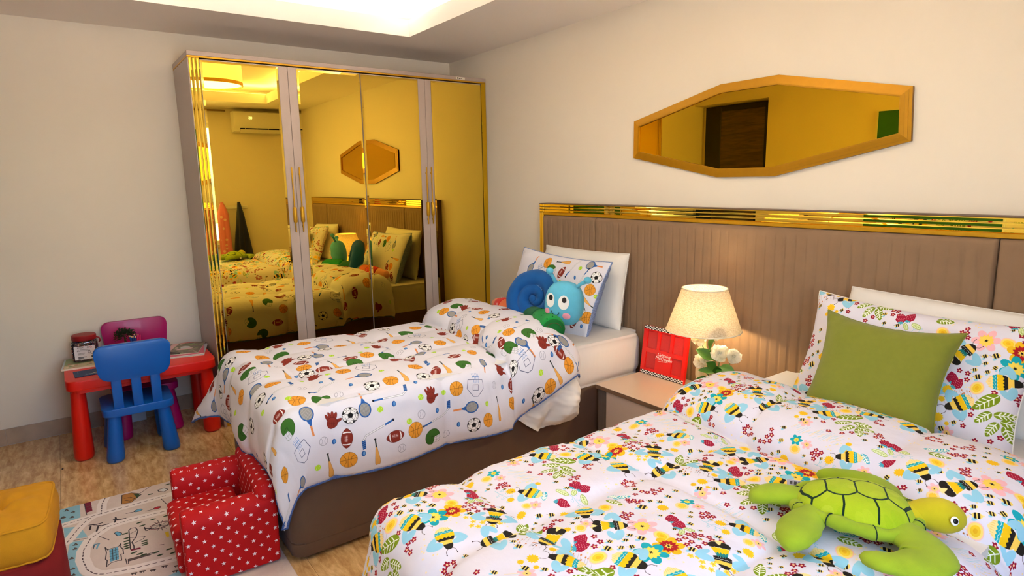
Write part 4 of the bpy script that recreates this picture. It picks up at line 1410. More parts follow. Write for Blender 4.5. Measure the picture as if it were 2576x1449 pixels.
pillow('pillow', 'bee and flower print pillow leaning behind the plain green cushion', 'pillow',
       (3.655, -0.368, 0.800), (1, -0.02, -0.03), (0.0, 0.42, 1), 0.74, 0.47, 0.145, [m_bee],
       uvf=lambda x, y: ((x + 0.30) / 0.89, (y + 0.2) / 0.58), seed=12, pinch=0.085, wr=0.010, flange=0.003)
m_green = M('olive_green_cotton', (124, 128, 34), 0.9, bump=0.12, bscale=500, var=0.03, vscale=60, sheen=0.2)
pillow('cushion', 'plain olive green cushion with pointed corners leaning on the bee print pillow', 'cushion',
       (3.632, -0.512, 0.812), (1, 0.02, -0.02), (0.0, 0.46, 1), 0.435, 0.385, 0.12, [m_green], seed=17, pinch=0.135, wr=0.006, flange=0.0028)
# ================================================================== nightstand and what stands on it
m_lam = M('beige_laminate', (190, 170, 154), 0.30, bump=0.01, bscale=400, var=0.02, vscale=200)
m_lam_e = M('laminate_edge', (112, 86, 66), 0.5)
m_flute = M('fluted_grey', (92, 82, 76), 0.5)
NX0, NX1, NY0, NY1, NZ = 2.285, 2.985, -0.535, -0.105, 0.430
ns = thing('nightstand', 'beige nightstand with a drawer and fluted grey side posts between the beds', 'nightstand', ((NX0 + NX1) / 2, -0.32, 0))
no = Vector(((NX0 + NX1) / 2, -0.32, 0))
def nl(bm, name, mat, parent=None, **k):
    for v in bm.verts:
        v.co -= no
    return obj(name, bm, mat, parent or ns, **k)
bm = NB(); box(bm, NX0, NX1, NY0, NY1, NZ - 0.022, NZ, 0.0015, 1)
t = nl(bm, 'top_panel', [m_lam, m_lam_e])
for p in t.data.polygons:
    p.material_index = 0 if p.normal.z > 0.5 else 1
bm = NB(); box(bm, NX0 + 0.012, NX1 - 0.012, NY0 + 0.022, NY1, 0.045, NZ - 0.022); nl(bm, 'body', m_carc2)
bm = NB(); box(bm, NX0 + 0.002, NX1 - 0.002, NY0 + 0.006, NY1, 0.0, 0.045, 0.002, 1); nl(bm, 'plinth', m_lam)
for x0, x1 in ((NX0 + 0.008, NX0 + 0.066), (NX1 - 0.066, NX1 - 0.008)):
    bm = NB()
    pts = []
    n = 7
    for i in range(n):
        w = (x1 - x0) / n
        for a in np.linspace(PI, 2 * PI, 6):
            pts.append((x0 + w * (i + 0.5) + w * 0.48 * math.cos(a), NY0 + 0.016 + w * 0.42 * math.sin(a)))
    pts += [(x1, NY0 + 0.026), (x0, NY0 + 0.026)]
    prism(bm, pts, 0.048, NZ - 0.024)
    nl(bm, 'fluted_post', m_flute)
for z0, z1 in ((0.052, NZ - 0.026),):
    bm = NB(); box(bm, NX0 + 0.070, NX1 - 0.070, NY0 + 0.010, NY0 + 0.024, z0, z1, 0.0015, 1)
    dwr = nl(bm, 'drawer', m_carc)

# table lamp
LX, LY = 2.758, -0.285
lp = thing('table_lamp', 'lit table lamp with linen shade and turned cream base', 'lamp', (LX, LY, NZ))
m_cream = M('lamp_base_cream', (236, 218, 178), 0.35, var=0.05, vscale=30)
bm = NB()
lathe(bm, [(0.058, 0.0), (0.060, 0.006), (0.056, 0.016), (0.032, 0.026), (0.020, 0.036), (0.023, 0.048), (0.031, 0.060), (0.029, 0.072), (0.018, 0.080), (0.020, 0.088), (0.027, 0.096),
           (0.030, 0.118), (0.030, 0.145), (0.024, 0.190), (0.019, 0.222), (0.021, 0.230), (0.026, 0.238), (0.024, 0.246), (0.017, 0.254), (0.014, 0.300)], 28)
obj('lamp_base', bm, m_cream, lp, sharp=50)
bm = NB(); lathe(bm, [(0.012, 0.30), (0.012, 0.356)], 12); obj('socket', bm, m_white, lp, smooth=True)
bm = NB(); ellipsoid(bm, (0, 0, 0.396), 0.026, 0.026, 0.036, 14, 10)
m_bulb = M('lamp_bulb_glow', (255, 240, 210), 0.5, emit=(255, 226, 172), estr=62.0)
bulb = obj('bulb', bm, m_bulb, lp, smooth=True)
bulb.visible_shadow = True
def shade_mat():
    m = bpy.data.materials.new('linen_shade')
    m.use_nodes = True
    nt = m.node_tree
    nt.nodes.remove(nt.nodes['Principled BSDF'])
    d = nt.nodes.new('ShaderNodeBsdfDiffuse')
    t = nt.nodes.new('ShaderNodeBsdfTranslucent')
    x = nt.nodes.new('ShaderNodeMixShader')
    tc = nt.nodes.new('ShaderNodeTexCoord')
    mp = nt.nodes.new('ShaderNodeMapping'); mp.inputs['Scale'].default_value = (90, 90, 900)
    mp2 = nt.nodes.new('ShaderNodeMapping'); mp2.inputs['Scale'].default_value = (700, 700, 70)
    n = nt.nodes.new('ShaderNodeTexNoise'); n.inputs['Scale'].default_value = 1
    n2 = nt.nodes.new('ShaderNodeTexNoise'); n2.inputs['Scale'].default_value = 1
    ad = nt.nodes.new('ShaderNodeMath'); ad.operation = 'ADD'
    r = nt.nodes.new('ShaderNodeValToRGB')
    r.color_ramp.elements[0].position = 0.38; r.color_ramp.elements[0].color = (*lin((186, 162, 124)), 1)
    r.color_ramp.elements[1].position = 0.60; r.color_ramp.elements[1].color = (*lin((236, 220, 190)), 1)
    hf = nt.nodes.new('ShaderNodeMath'); hf.operation = 'MULTIPLY'; hf.inputs[1].default_value = 0.5
    nt.links.new(tc.outputs['Object'], mp.inputs[0]); nt.links.new(tc.outputs['Object'], mp2.inputs[0])
    nt.links.new(mp.outputs[0], n.inputs['Vector']); nt.links.new(mp2.outputs[0], n2.inputs['Vector'])
    nt.links.new(n.outputs[0], ad.inputs[0]); nt.links.new(n2.outputs[0], ad.inputs[1])
    nt.links.new(ad.outputs[0], hf.inputs[0]); nt.links.new(hf.outputs[0], r.inputs[0])
    nt.links.new(r.outputs[0], d.inputs[0]); nt.links.new(r.outputs[0], t.inputs[0])
    x.inputs[0].default_value = 0.13
    nt.links.new(d.outputs[0], x.inputs[1]); nt.links.new(t.outputs[0], x.inputs[2])
    nt.links.new(x.outputs[0], nt.nodes['Material Output'].inputs[0])
    return m
bm = NB()
n = 48
z0, z1, r0, r1 = 0.340, 0.540, 0.173, 0.104
for i in range(n):
    pass
A = [bm.verts.new((r0 * math.cos(2 * PI * i / n), r0 * math.sin(2 * PI * i / n), z0)) for i in range(n)]
Bv = [bm.verts.new((r1 * math.cos(2 * PI * i / n), r1 * math.sin(2 * PI * i / n), z1)) for i in range(n)]
for i in range(n):
    bm.faces.new((A[i], A[(i + 1) % n], Bv[(i + 1) % n], Bv[i]))
sh = obj('lamp_shade', bm, shade_mat(), lp, smooth=True)
m_trimw = M('shade_trim', (240, 226, 196), 0.8)
for zz, rr in ((z0, r0), (z1, r1)):
    bm = NB(); tube(bm, [(rr * math.cos(2 * PI * i / n), rr * math.sin(2 * PI * i / n), zz) for i in range(n)], 0.0028, 6, closed=True)
    obj('shade_rim', bm, m_trimw, sh, smooth=True)
bm = NB()
for k in range(3):
    a = 2 * PI * k / 3
    tube(bm, [(0.012 * math.cos(a), 0.012 * math.sin(a), 0.37), (0.138 * math.cos(a), 0.138 * math.sin(a), 0.428)], 0.0016, 5)
obj('shade_carrier', bm, m_trimw, lp)

# red collage photo frame with chequered bands, leaning back
FW, FH = 0.285, 0.282
fr = thing('photo_frame', 'red collage photo frame with chequered bands and white lettering beside the lamp', 'frame', (2.437, -0.190, NZ + 0.0015), math.radians(1))
fr.scale = (1.03, 1.0, 0.935)
m_redp = M('red_plastic', (222, 18, 12), 0.28, coat=0.2)
m_pho = M('red_photo_insert', (196, 40, 40), 0.22, var=0.08, vscale=300)
TL = Matrix.Rotation(math.radians(-7), 4, 'X')          # lean
def fl_(bm, name, mat, parent=fr, **k):
    for v in bm.verts:
        v.co = TL @ v.co
    return obj(name, bm, mat, parent, **k)
wins = [(-0.115, -0.048, 0.152, 0.254), (-0.030, 0.036, 0.152, 0.254), (0.054, 0.120, 0.152, 0.254), (-0.115, -0.048, 0.034, 0.128), (0.056, 0.120, 0.034, 0.128)]
# face plate with five openings: strips between sorted edges
bm = NB()
xs = sorted(set([-FW / 2, FW / 2] + [w[0] for w in wins] + [w[1] for w in wins]))
zs = sorted(set([0.0, FH] + [w[2] for w in wins] + [w[3] for w in wins]))
def inside(x, z):
    return any(w[0] < x < w[1] and w[2] < z < w[3] for w in wins)
for i in range(len(xs) - 1):
    for j in range(len(zs) - 1):
        if not inside((xs[i] + xs[i + 1]) / 2, (zs[j] + zs[j + 1]) / 2):
            box(bm, xs[i], xs[i + 1], -0.012, 0.0, zs[j], zs[j + 1])
bmesh.ops.remove_doubles(bm, verts=bm.verts, dist=1e-5)
fl_(bm, 'frame_face', m_redp)
bm = NB(); box(bm, -FW / 2 + 0.002, FW / 2 - 0.002, 0.0, 0.006, 0.002, FH - 0.002); fl_(bm, 'back_board', m_redp)
for w in wins:
    bm = NB(); box(bm, w[0], w[1], -0.006, -0.0005, w[2], w[3]); fl_(bm, 'photo_insert', m_pho)
m_ck = (M('check_black', (22, 20, 20), 0.4), M('check_white', (240, 238, 236), 0.4))
for z0_, z1_ in ((0.262, FH), (0.0, 0.020)):
    bm = NB()
    nx = 26
    for i in range(nx):
        for j in range(3):
            x = -FW / 2 + 0.004 + i * (FW - 0.008) / nx
            zz = z0_ + j * (z1_ - z0_) / 3
            box(bm, x, x + (FW - 0.008) / nx, -0.0135, -0.0118, zz, zz + (z1_ - z0_) / 3, mat=(i + j) % 2)
    fl_(bm, 'chequered_band', list(m_ck))
bm = NB(); tube(bm, [(0, 0.022, 0.17), (0, 0.072, 0.006)], 0.006, 6)
obj('stand', bm, m_redp, fr)
def text(name, body, size, parent, mat, loc, rot, shear=0.0, ext=0.0004, align='CENTER', ss=(1, 1, 1)):
    cu = bpy.data.curves.new(name, 'FONT')
    cu.body = body
    cu.size = size
    cu.extrude = ext
    cu.shear = shear
    cu.align_x = align
    cu.align_y = 'CENTER'
    o = bpy.data.objects.new(name, cu)
    COL.objects.link(o)
    bpy.context.view_layer.update()
    dg = bpy.context.evaluated_depsgraph_get()
    me = bpy.data.meshes.new_from_object(o.evaluated_get(dg))
    bpy.data.objects.remove(o)
    me.materials.clear()
    me.materials.append(mat)
    me.name = name
    m = bpy.data.objects.new(name, me)
    COL.objects.link(m)
    m.parent = parent
    m.matrix_local = Matrix.Translation(loc) @ rot @ Matrix.Diagonal((*ss, 1))
    return m
m_letter = M('white_lettering', (250, 246, 244), 0.4)
ROTF = TL @ Matrix.Rotation(PI / 2, 4, 'X')
for s_, zz, sz in (('Lightning', 0.128, 0.0235), ('McQueen', 0.108, 0.027)):
    text('lettering', s_, sz, fr, m_letter, TL @ Vector((0.004, -0.0122, zz)), ROTF, 0.35)
bm = NB(); tube(bm, [(-0.03, -0.0126, 0.090), (0.0, -0.0126, 0.092), (0.034, -0.0126, 0.096)], [0.0004, 0.0012, 0.0005], 5)
fl_(bm, 'lettering_flourish', m_letter)

# white artificial peonies beside the lamp
fl_root = thing('peony_spray', 'white artificial peonies with green leaves in a small vase beside the lamp', 'flowers', (2.86, -0.30, NZ))
m_pet = M('white_petal', (252, 248, 232), 0.7)
_nt = m_pet.node_tree
_tl = _nt.nodes.new('ShaderNodeBsdfTranslucent'); _tl.inputs[0].default_value = (*lin((252, 248, 232)), 1)
_mx = _nt.nodes.new('ShaderNodeMixShader'); _mx.inputs[0].default_value = 0.55
_nt.links.new(_nt.nodes['Principled BSDF'].outputs[0], _mx.inputs[1]); _nt.links.new(_tl.outputs[0], _mx.inputs[2])
_nt.links.new(_mx.outputs[0], _nt.nodes['Material Output'].inputs[0])
m_lf = M('leaf_green', (52, 112, 20), 0.5, var=0.2, vscale=40)
m_stem = M('stem_green', (60, 104, 40), 0.6)
bm = NB(); lathe(bm, [(0.030, 0.0), (0.036, 0.01), (0.040, 0.05), (0.028, 0.09), (0.020, 0.105), (0.024, 0.115), (0.021, 0.115), (0.016, 0.10), (0.010, 0.02)], 20)
obj('vase', bm, M('vase_glaze', (226, 220, 210), 0.25), fl_root, smooth=True, loc=(0.022, -0.035, 0))
rr = random.Random(21)
def petal_mesh(L, Wd, cup):
    bm = NB()
    nu, nv = 5, 4
    g = []
    for j in range(nv + 1):
        v = j / nv
        row = []
        for i in range(nu + 1):
            u = i / nu * 2 - 1
            w = Wd * (0.25 + 0.75 * math.sin(min(1, v * 1.05) * PI * 0.62)) * (1 if v < 0.99 else 0.8)
            row.append(bm.verts.new((u * w / 2, v * L, cup * (v * v) * L + 0.25 * Wd * (u * u) - 0.05 * L * v + 0.04 * Wd * math.sin(u * 5 + v * 4))))
        g.append(row)
    for j in range(nv):
        for i in range(nu):
            bm.faces.new((g[j][i], g[j][i + 1], g[j + 1][i + 1], g[j + 1][i]))
    me = bpy.data.meshes.new('petal')
    bm.to_mesh(me); bm.free()
    me.polygons.foreach_set('use_smooth', [True] * len(me.polygons))
    me.materials.append(m_pet)
    return me
pm = [petal_mesh(0.042, 0.038, 0.10), petal_mesh(0.032, 0.031, 0.2), petal_mesh(0.020, 0.021, 0.4)]
def peony(pos, axis, s=1.0):
    q = Vector(axis).to_track_quat('Z', 'Y').to_matrix().to_4x4()
    base = Matrix.Translation(pos) @ q
    bm = NB(); ellipsoid(bm, (0, 0, 0.006 * s), 0.010 * s, 0.010 * s, 0.010 * s, 8, 6)
    fo = obj('peony', bm, m_pet, fl_root, smooth=True)
    fo.matrix_local = base
    k = 0
    for ring, (n_, tilt, me, off) in enumerate(((7, 2, pm[0], 0.002), (7, 20, pm[0], 0.005), (6, 40, pm[1], 0.008), (4, 62, pm[2], 0.010))):
        for i in range(n_):
            a = 2 * PI * (i + ring * 0.5) / n_ + rr.uniform(-.2, .2)
            p = bpy.data.objects.new('petal', me)
            COL.objects.link(p)
            p.parent = fo
            p.matrix_local = Matrix.Rotation(a, 4, 'Z') @ Matrix.Translation((0, 0.004 * s, off * s)) @ Matrix.Rotation(math.radians(tilt + rr.uniform(-9, 9)), 4, 'X') @ Matrix.Scale(s * rr.uniform(.85, 1.1), 4)
            k += 1
    return fo
def leaf(p0, p1, w, droop=0.02, up=(0, 0, 1)):
    a, b = Vector(p0), Vector(p1)
    d = b - a
    side = d.cross(Vector(up)).normalized()
    nrm = side.cross(d).normalized()
    bm = NB()
    rows = []
    for j in range(9):
        v = j / 8
        hw = w / 2 * math.sin(PI * v ** 0.8) ** 0.8 if 0 < v < 1 else 0.0006
        c = a + d * v - Vector((0, 0, droop * v * v))
        rows.append([bm.verts.new(c + side * hw * u + nrm * (abs(u) * hw * 0.35)) for u in (-1, -0.5, 0, 0.5, 1)])
    for j in range(8):
        for i in range(4):
            bm.faces.new((rows[j][i], rows[j][i + 1], rows[j + 1][i + 1], rows[j + 1][i]))
    return obj('leaf', bm, m_lf, fl_root, smooth=True)
# heads (local to the vase foot)
heads = [((-0.060, -0.060, 0.318), (0.1, -0.8, 0.6), 0.85), ((0.000, -0.045, 0.350), (0.4, -0.7, 0.6), 0.85), ((0.048, -0.060, 0.268), (0.5, -0.8, 0.45), 0.9),
         ((0.108, -0.050, 0.268), (0.75, -0.6, 0.35), 0.75), ((-0.060, -0.050, 0.205), (0.2, -0.85, 0.45), 0.75), ((-0.030, -0.055, 0.222), (0.6, -0.7, 0.5), 0.65)]
for h in heads:
    peony(*h)
    bm = NB()
    p = Vector(h[0])
    tube(bm, [(0.022, -0.035, 0.02), (0.022 + p.x * 0.2, -0.035 + p.y * 0.2, 0.12), (p.x * 0.75, p.y * 0.8, p.z * 0.8), tuple(p)], 0.0022, 6)
    obj('stem', bm, m_stem, fl_root, smooth=True)
for a, b, w in (((-0.012, -0.045, 0.272), (0.040, -0.060, 0.350), 0.046), ((0.018, -0.050, 0.232), (-0.062, -0.055, 0.284), 0.048), ((0.030, -0.050, 0.190), (0.012, -0.075, 0.240), 0.040),
                ((0.045, -0.055, 0.205), (0.160, -0.060, 0.192), 0.062), ((0.042, -0.045, 0.172), (0.060, -0.060, 0.232), 0.040), ((0.034, -0.05, 0.178), (-0.036, -0.07, 0.192), 0.032),
                ((0.03, -0.05, 0.150), (0.085, -0.08, 0.160), 0.040), ((0.02, -0.045, 0.12), (0.09, -0.05, 0.145), 0.045), ((0.0, -0.04, 0.12), (-0.04, -0.08, 0.15), 0.035)):
    leaf((a[0], a[1] - 0.012, a[2]), (b[0], b[1] - 0.035, b[2]), w * 1.12, 0.012, (0.3, -0.6, 0.75))
# ================================================================== children's table and chairs
def plastic(name, c):
    return M(name, c, 0.38, coat=0.08, bump=0.02, bscale=900)
m_pred, m_pblue, m_ppink = plastic('table_red_plastic', (226, 24, 8)), plastic('chair_blue_plastic', (0, 92, 186)), plastic('chair_magenta_plastic', (178, 0, 104))
TZ = 0.472
tb = thing('childrens_table', 'red plastic childrens table with thick cone legs against the wall', 'table', (0.352, -2.41, 0))
bm = NB()
prism(bm, rrect(0.555, 0.735, 0.05, 6), TZ - 0.055, TZ, bev=0.008, seg=3)
obj('table_top', bm, m_pred, tb, sharp=40)
bm = NB(); prism(bm, rrect(0.515, 0.695, 0.04, 5), TZ - 0.075, TZ - 0.056); obj('apron', bm, m_pred, tb)
def cone_leg(name, mat, parent, top, bot, r0, r1, h, foot=0.006):
    bm = NB()
    prof = [(0.0, 0.0), (0.72, 0.0), (0.93, 0.02), (1.0, 0.06), (1.0, 0.14)]
    n = 24
    rings = []
    zs = [(f[1], r1 * f[0]) for f in prof[1:]] + [(0.35, r1 + (r0 - r1) * 0.25), (0.7, r1 + (r0 - r1) * 0.66), (1.0, r0)]
    for (t, r) in zs:
        tt = t
        cx, cy = bot[0] + (top[0] - bot[0]) * tt, bot[1] + (top[1] - bot[1]) * tt
        rings.append([bm.verts.new((cx + r * math.cos(2 * PI * i / n), cy + r * math.sin(2 * PI * i / n), tt * h)) for i in range(n)])
    for a, b in zip(rings[:-1], rings[1:]):
        for i in range(n):
            bm.faces.new((a[i], a[(i + 1) % n], b[(i + 1) % n], b[i]))
    bm.faces.new(rings[0][::-1]); bm.faces.new(rings[-1])
    return obj(name, bm, mat, parent, sharp=60)
for sx in (-1, 1):
    for sy in (-1, 1):
        cone_leg('leg', m_pred, tb, (sx * 0.205, sy * 0.318), (sx * 0.165, sy * 0.328), 0.034, 0.048, TZ - 0.074)

def chair(lab, mat, loc, rz):
    r = thing('childrens_chair', lab, 'chair', loc, rz, 'childrens chairs')
    bm = NB(); prism(bm, rrect(0.325, 0.345, 0.045, 6, 0.005, 0), 0.258, 0.302, bev=0.007, seg=3); obj('seat', bm, mat, r, sharp=40)
    for sx in (-1, 1):
        for sy in (-1, 1):
            cone_leg('leg', mat, r, (0.005 + sx * 0.118, sy * 0.118), (0.005 + sx * 0.128, sy * 0.138), 0.032, 0.043, 0.257)
    # backrest: rounded slab, wider at the top, gently curved
    bm = NB()
    def bw(z):
        return 0.163 + 0.022 * (z - 0.462) / 0.20
    pts = []
    z0, z1, rad = 0.462, 0.662, 0.05
    prof = []
    for (sx, zc, a0) in ((1, z1 - rad, 0), (-1, z1 - rad, 90), (-1, z0 + rad, 180), (1, z0 + rad, 270)):
        for i in range(8):
            a = math.radians(a0 + 90 * i / 7)
            prof.append((sx, zc, math.cos(a), math.sin(a)))
    for (sx, zc, c, s) in prof:
        z = zc + rad * s
        pts.append((sx * (bw(z) - rad) + rad * c, z))
    prism(bm, pts, -0.014, 0.014, None, bev=0.006, seg=3)
    for v in bm.verts:
        y, z, d = v.co.x, v.co.y, v.co.z
        v.co = Vector((-0.150 - d - 0.35 * y * y + 0.012 * 0 - (z - 0.46) * 0.06, y, z))
    obj('backrest', bm, mat, r, sharp=40)
    for yy in (-0.092, 0.0, 0.092):
        bm = NB()
        box(bm, -0.012, 0.012, yy - 0.024, yy + 0.024, 0.285, 0.49, 0.005, 2)
        for v in bm.verts:
            v.co.x += -0.146 - (v.co.z - 0.46) * 0.06
        obj('back_slat', bm, mat, r, sharp=40)
    return r
chair('blue plastic childrens chair standing in front of the red table, its back to the room', m_pblue, (0.543, -2.462, 0), PI)
chair('magenta plastic childrens chair behind the red table, its back against the wall', m_ppink, (0.203, -2.395, 0), 0)

# bead jar on a picture book
m_pap = M('paper_edges', (226, 214, 196), 0.8)
def cover_print(name, w, h, fn, ppm=900, bg=(230, 226, 214)):
    p = Print(name, w, h, ppm, bg)
    fn(p)
    return p.image()
def c_book(p):
    rr = random.Random(4)
    p.at(0, 0)
    p.poly([(0, .10), (.3, .14), (.3, .3), (0, .3)], (150, 168, 116)); p.poly([(0, 0), (.3, 0), (.3, .14), (0, .10)], (206, 190, 150))
    for i in range(26):
        p.ell(rr.uniform(0, .3), rr.uniform(0, .2), rr.uniform(.008, .022), rr.uniform(.005, .012), rr.choice([(196, 120, 100), (236, 214, 190), (110, 140, 80), (226, 196, 120)]), rr.uniform(0, 3))
    p.poly([(0, 0), (.012, 0), (.012, .3), (0, .3)], (188, 204, 214))
def c_pad(p):
    p.at(0, 0)
    p.ring(.08, .10, .06, .0018, (96, 140, 190), 1.5, 4.6); p.ring(.14, .12, .05, .0016, (96, 140, 190), 1, 4)
    p.poly([(.08, .03), (.15, .045), (.19, .052), (.19, .064), (.15, .068), (.10, .05)], (226, 190, 130)); p.line([(.055, .026), (.10, .04)], .005, (190, 200, 206))
def c_mag(p):
    rr = random.Random(8)
    p.at(0, 0)
    p.poly([(0, 0), (.22, 0), (.22, .28), (0, .28)], (122, 108, 84))
    for i in range(40):
        p.ell(rr.uniform(0, .22), rr.uniform(0, .28), rr.uniform(.01, .03), rr.uniform(.006, .016), rr.choice([(90, 92, 56), (150, 132, 110), (196, 170, 150), (104, 84, 70), (130, 150, 70)]), rr.uniform(0, 3))
    p.ell(.12, .15, .03, .05, (206, 206, 206), .3); p.ell(.12, .12, .05, .02, (230, 190, 190), .2); p.poly([(.0, .0), (.03, .0), (.06, .28), (.02, .28)], (226, 180, 176))
def slab(name, lab, cat, x, y, z, w, d, h, rz, mtop, medge, group=None):
    bm = NB(); box(bm, -w / 2, w / 2, -d / 2, d / 2, 0, h, min(0.001, h * .3), 1)
    bmesh.ops.recalc_face_normals(bm, faces=bm.faces)
    me = bpy.data.meshes.new(name); bm.to_mesh(me); bm.free()
    me.materials.append(mtop); me.materials.append(medge)
    for p in me.polygons:
        p.material_index = 0 if p.normal.z > 0.9 else 1
    setuv(me, lambda co, n, mi: ((co.y + d / 2) / d, (co.x * -1 + w / 2) / w))
    o = link_mesh(name, me, [mtop, medge], loc=(x, y, z), rot=(0, 0, rz))
    return tag(o, lab, cat, group)
m_bk = MT('book_cover', cover_print('book_cover', .30, .30, c_book), 0.4, 0, ext='EXTEND')
m_pd = MT('pad_cover', cover_print('pad_cover', .20, .14, c_pad, bg=(22, 56, 100)), 0.4, 0, ext='EXTEND')
m_mg = MT('magazine_cover', cover_print('magazine_cover', .22, .28, c_mag), 0.35, 0, ext='EXTEND')
slab('picture_book', 'picture book with a green and pink cover under the bead jar', 'book', 0.235, -2.665, TZ, 0.24, 0.235, 0.010, math.radians(-4), m_bk, m_pap)
slab('activity_pad', 'dark blue activity pad with a brush drawing, partly under the picture book', 'pad', 0.475, -2.64, TZ, 0.13, 0.19, 0.004, math.radians(3), m_pd, M('pad_edge', (20, 44, 80), 0.6))
m_mag2, m_mag3 = M('magazine_white_cover', (206, 206, 220), 0.35), M('magazine_pink_cover', (226, 90, 120), 0.35)
slab('magazine', 'pale thin magazine at the bottom of the stack on the table', 'magazine', 0.325, -2.155, TZ, 0.30, 0.22, 0.004, math.radians(-14), m_mag2, m_pap, 'magazines stacked on the red table')
slab('magazine', 'pink magazine in the middle of the stack on the table', 'magazine', 0.315, -2.160, TZ + 0.0045, 0.29, 0.21, 0.004, math.radians(-8), m_mag3, m_pap, 'magazines stacked on the red table')
slab('magazine', 'brown photo cover magazine on top of the stack on the table', 'magazine', 0.285, -2.165, TZ + 0.009, 0.28, 0.21, 0.004, math.radians(-18), m_mg, m_pap, 'magazines stacked on the red table')
bm = NB(); tube(bm, [(0.33, -2.27, TZ + 0.0165), (0.42, -2.205, TZ + 0.0165)], 0.003, 8)
tag(obj('pen', bm, M('pen_black', (24, 24, 26), 0.4), smooth=True), 'black pen lying on the magazine stack', 'pen')

JX, JY, JZ = 0.175, -2.665, TZ + 0.0105
jr = thing('bead_jar', 'square clear jar of dark mixed beads with red lid and white label', 'jar', (JX, JY, JZ), math.radians(-3))
m_clear = bpy.data.materials.new('clear_plastic')
m_clear.use_nodes = True
_b = m_clear.node_tree.nodes['Principled BSDF']
_b.inputs['Roughness'].default_value = 0.06
_b.inputs['IOR'].default_value = 1.3
_b.inputs['Transmission Weight'].default_value = 1.0
_b.inputs['Base Color'].default_value = (0.95, 0.95, 0.97, 1)
nt = m_clear.node_tree
_tr = nt.nodes.new('ShaderNodeBsdfTransparent')
_gl = nt.nodes.new('ShaderNodeBsdfGlossy'); _gl.inputs['Roughness'].default_value = 0.08
_mx = nt.nodes.new('ShaderNodeMixShader'); _mx.inputs[0].default_value = 0.12
nt.links.new(_tr.outputs[0], _mx.inputs[1]); nt.links.new(_gl.outputs[0], _mx.inputs[2])
nt.links.new(_mx.outputs[0], nt.nodes['Material Output'].inputs[0])
JW, JH = 0.132, 0.118
bm = NB(); prism(bm, rrect(JW, JW, 0.024, 5), 0.0, JH, bev=0.008, seg=2)
prism(bm, rrect(JW - 0.03, JW - 0.03, 0.045, 5), JH - 0.002, JH + 0.02)
obj('jar_body', bm, m_clear, jr, sharp=50)
bm = NB(); lathe(bm, [(0.0605, JH + 0.004), (0.062, JH + 0.006), (0.062, JH + 0.030), (0.058, JH + 0.034), (0.045, JH + 0.035)], 32)
obj('lid', bm, M('lid_red', (150, 22, 26), 0.5, bump=0.02, bscale=300), jr, sharp=40)
bm = NB(); prism(bm, rrect(JW - 0.008, JW - 0.008, 0.022, 4), 0.003, JH - 0.012)
obj('bead_fill', bm, M('bead_fill_dark', (40, 24, 36), 0.7, bump=0.6, bscale=240), jr)
rr = random.Random(9)
bms = [NB() for _ in range(6)]
bcols = [(30, 18, 40), (150, 30, 50), (220, 210, 210), (60, 50, 130), (24, 20, 24), (210, 110, 60)]
hw = JW / 2 - 0.0045
for k in range(1100):
    s = rr.choice((0, 0, 1, 1, 2, 3))
    a = rr.uniform(-hw * .86, hw * .86)
    z = rr.uniform(0.006, JH - 0.010)
    x, y = ((hw, a), (a, -hw), (a, hw), (-hw, a))[s]
    if k > 940:
        x, y, z = rr.uniform(-hw * .8, hw * .8), rr.uniform(-hw * .8, hw * .8), JH - 0.011
    b = bms[rr.choice((0, 0, 4, 4, 1, 3, 2, 5, 0, 4))]
    xf = Matrix.Translation((x, y, z)) @ Matrix.Rotation(rr.uniform(0, PI), 4, 'X') @ Matrix.Rotation(rr.uniform(0, PI), 4, 'Y')
    prism(b, [(0.0028 * math.cos(i * PI / 3), 0.0028 * math.sin(i * PI / 3)) for i in range(6)], -0.0025, 0.0025, xf)
bm = NB()
for i, b in enumerate(bms):
    me = bpy.data.meshes.new('tmp'); b.to_mesh(me); b.free()
    k0 = len(bm.faces)
    bm.from_mesh(me)
    bm.faces.ensure_lookup_table()
    for f in bm.faces[k0:]:
        f.material_index = i
    bpy.data.meshes.remove(me)
bo = obj('beads', bm, [M('bead_%d' % i, c, 0.35) for i, c in enumerate(bcols)], jr)
bo['kind'] = 'stuff'
# label on the room-facing side
m_lab, m_ink, m_redi = M('label_paper', (226, 220, 226), 0.7), M('label_ink', (46, 42, 48), 0.8), M('label_red_ink', (190, 60, 70), 0.8)
bm = NB(); box(bm, JW / 2 + 0.0004, JW / 2 + 0.001, -0.052, 0.050, 0.016, 0.094)
lb = obj('label', bm, m_lab, jr)
RL = Matrix.Rotation(PI / 2, 4, 'Z') @ Matrix.Rotation(PI / 2, 4, 'X')
def jt(s_, y, z, size, mat=m_ink, al='LEFT'):
    text('print', s_, size, lb, mat, Vector((JW / 2 + 0.0012, y, z)), RL, 0, 0.0002, al)
jt('PYSSLA', -0.036, 0.086, 0.0095)
jt('WARNING', -0.022, 0.074, 0.0072)
jt('CHOKING HAZARD', -0.022, 0.067, 0.0052)
bm = NB()
for k in range(3):
    box(bm, JW / 2 + 0.001, JW / 2 + 0.0014, -0.036, 0.0 - 0.004 * k, 0.053 - k * 0.0045, 0.0545 - k * 0.0045)
for k in range(3):
    box(bm, JW / 2 + 0.001, JW / 2 + 0.0014, -0.036, 0.004 - 0.012 * k, 0.029 - k * 0.005, 0.0325 - k * 0.005)
tube(bm, [(JW / 2 + 0.0012, -0.038, 0.066), (JW / 2 + 0.0012, -0.026, 0.066), (JW / 2 + 0.0012, -0.032, 0.077), (JW / 2 + 0.0012, -0.038, 0.066)], 0.0010, 5)
for k in range(7):
    a = 2 * PI * k / 7
    ellipsoid(bm, (JW / 2 + 0.0012, 0.020 + 0.006 * math.cos(a), 0.058 + 0.007 * math.sin(a)), 0.0005, 0.0018, 0.0018, 6, 5)
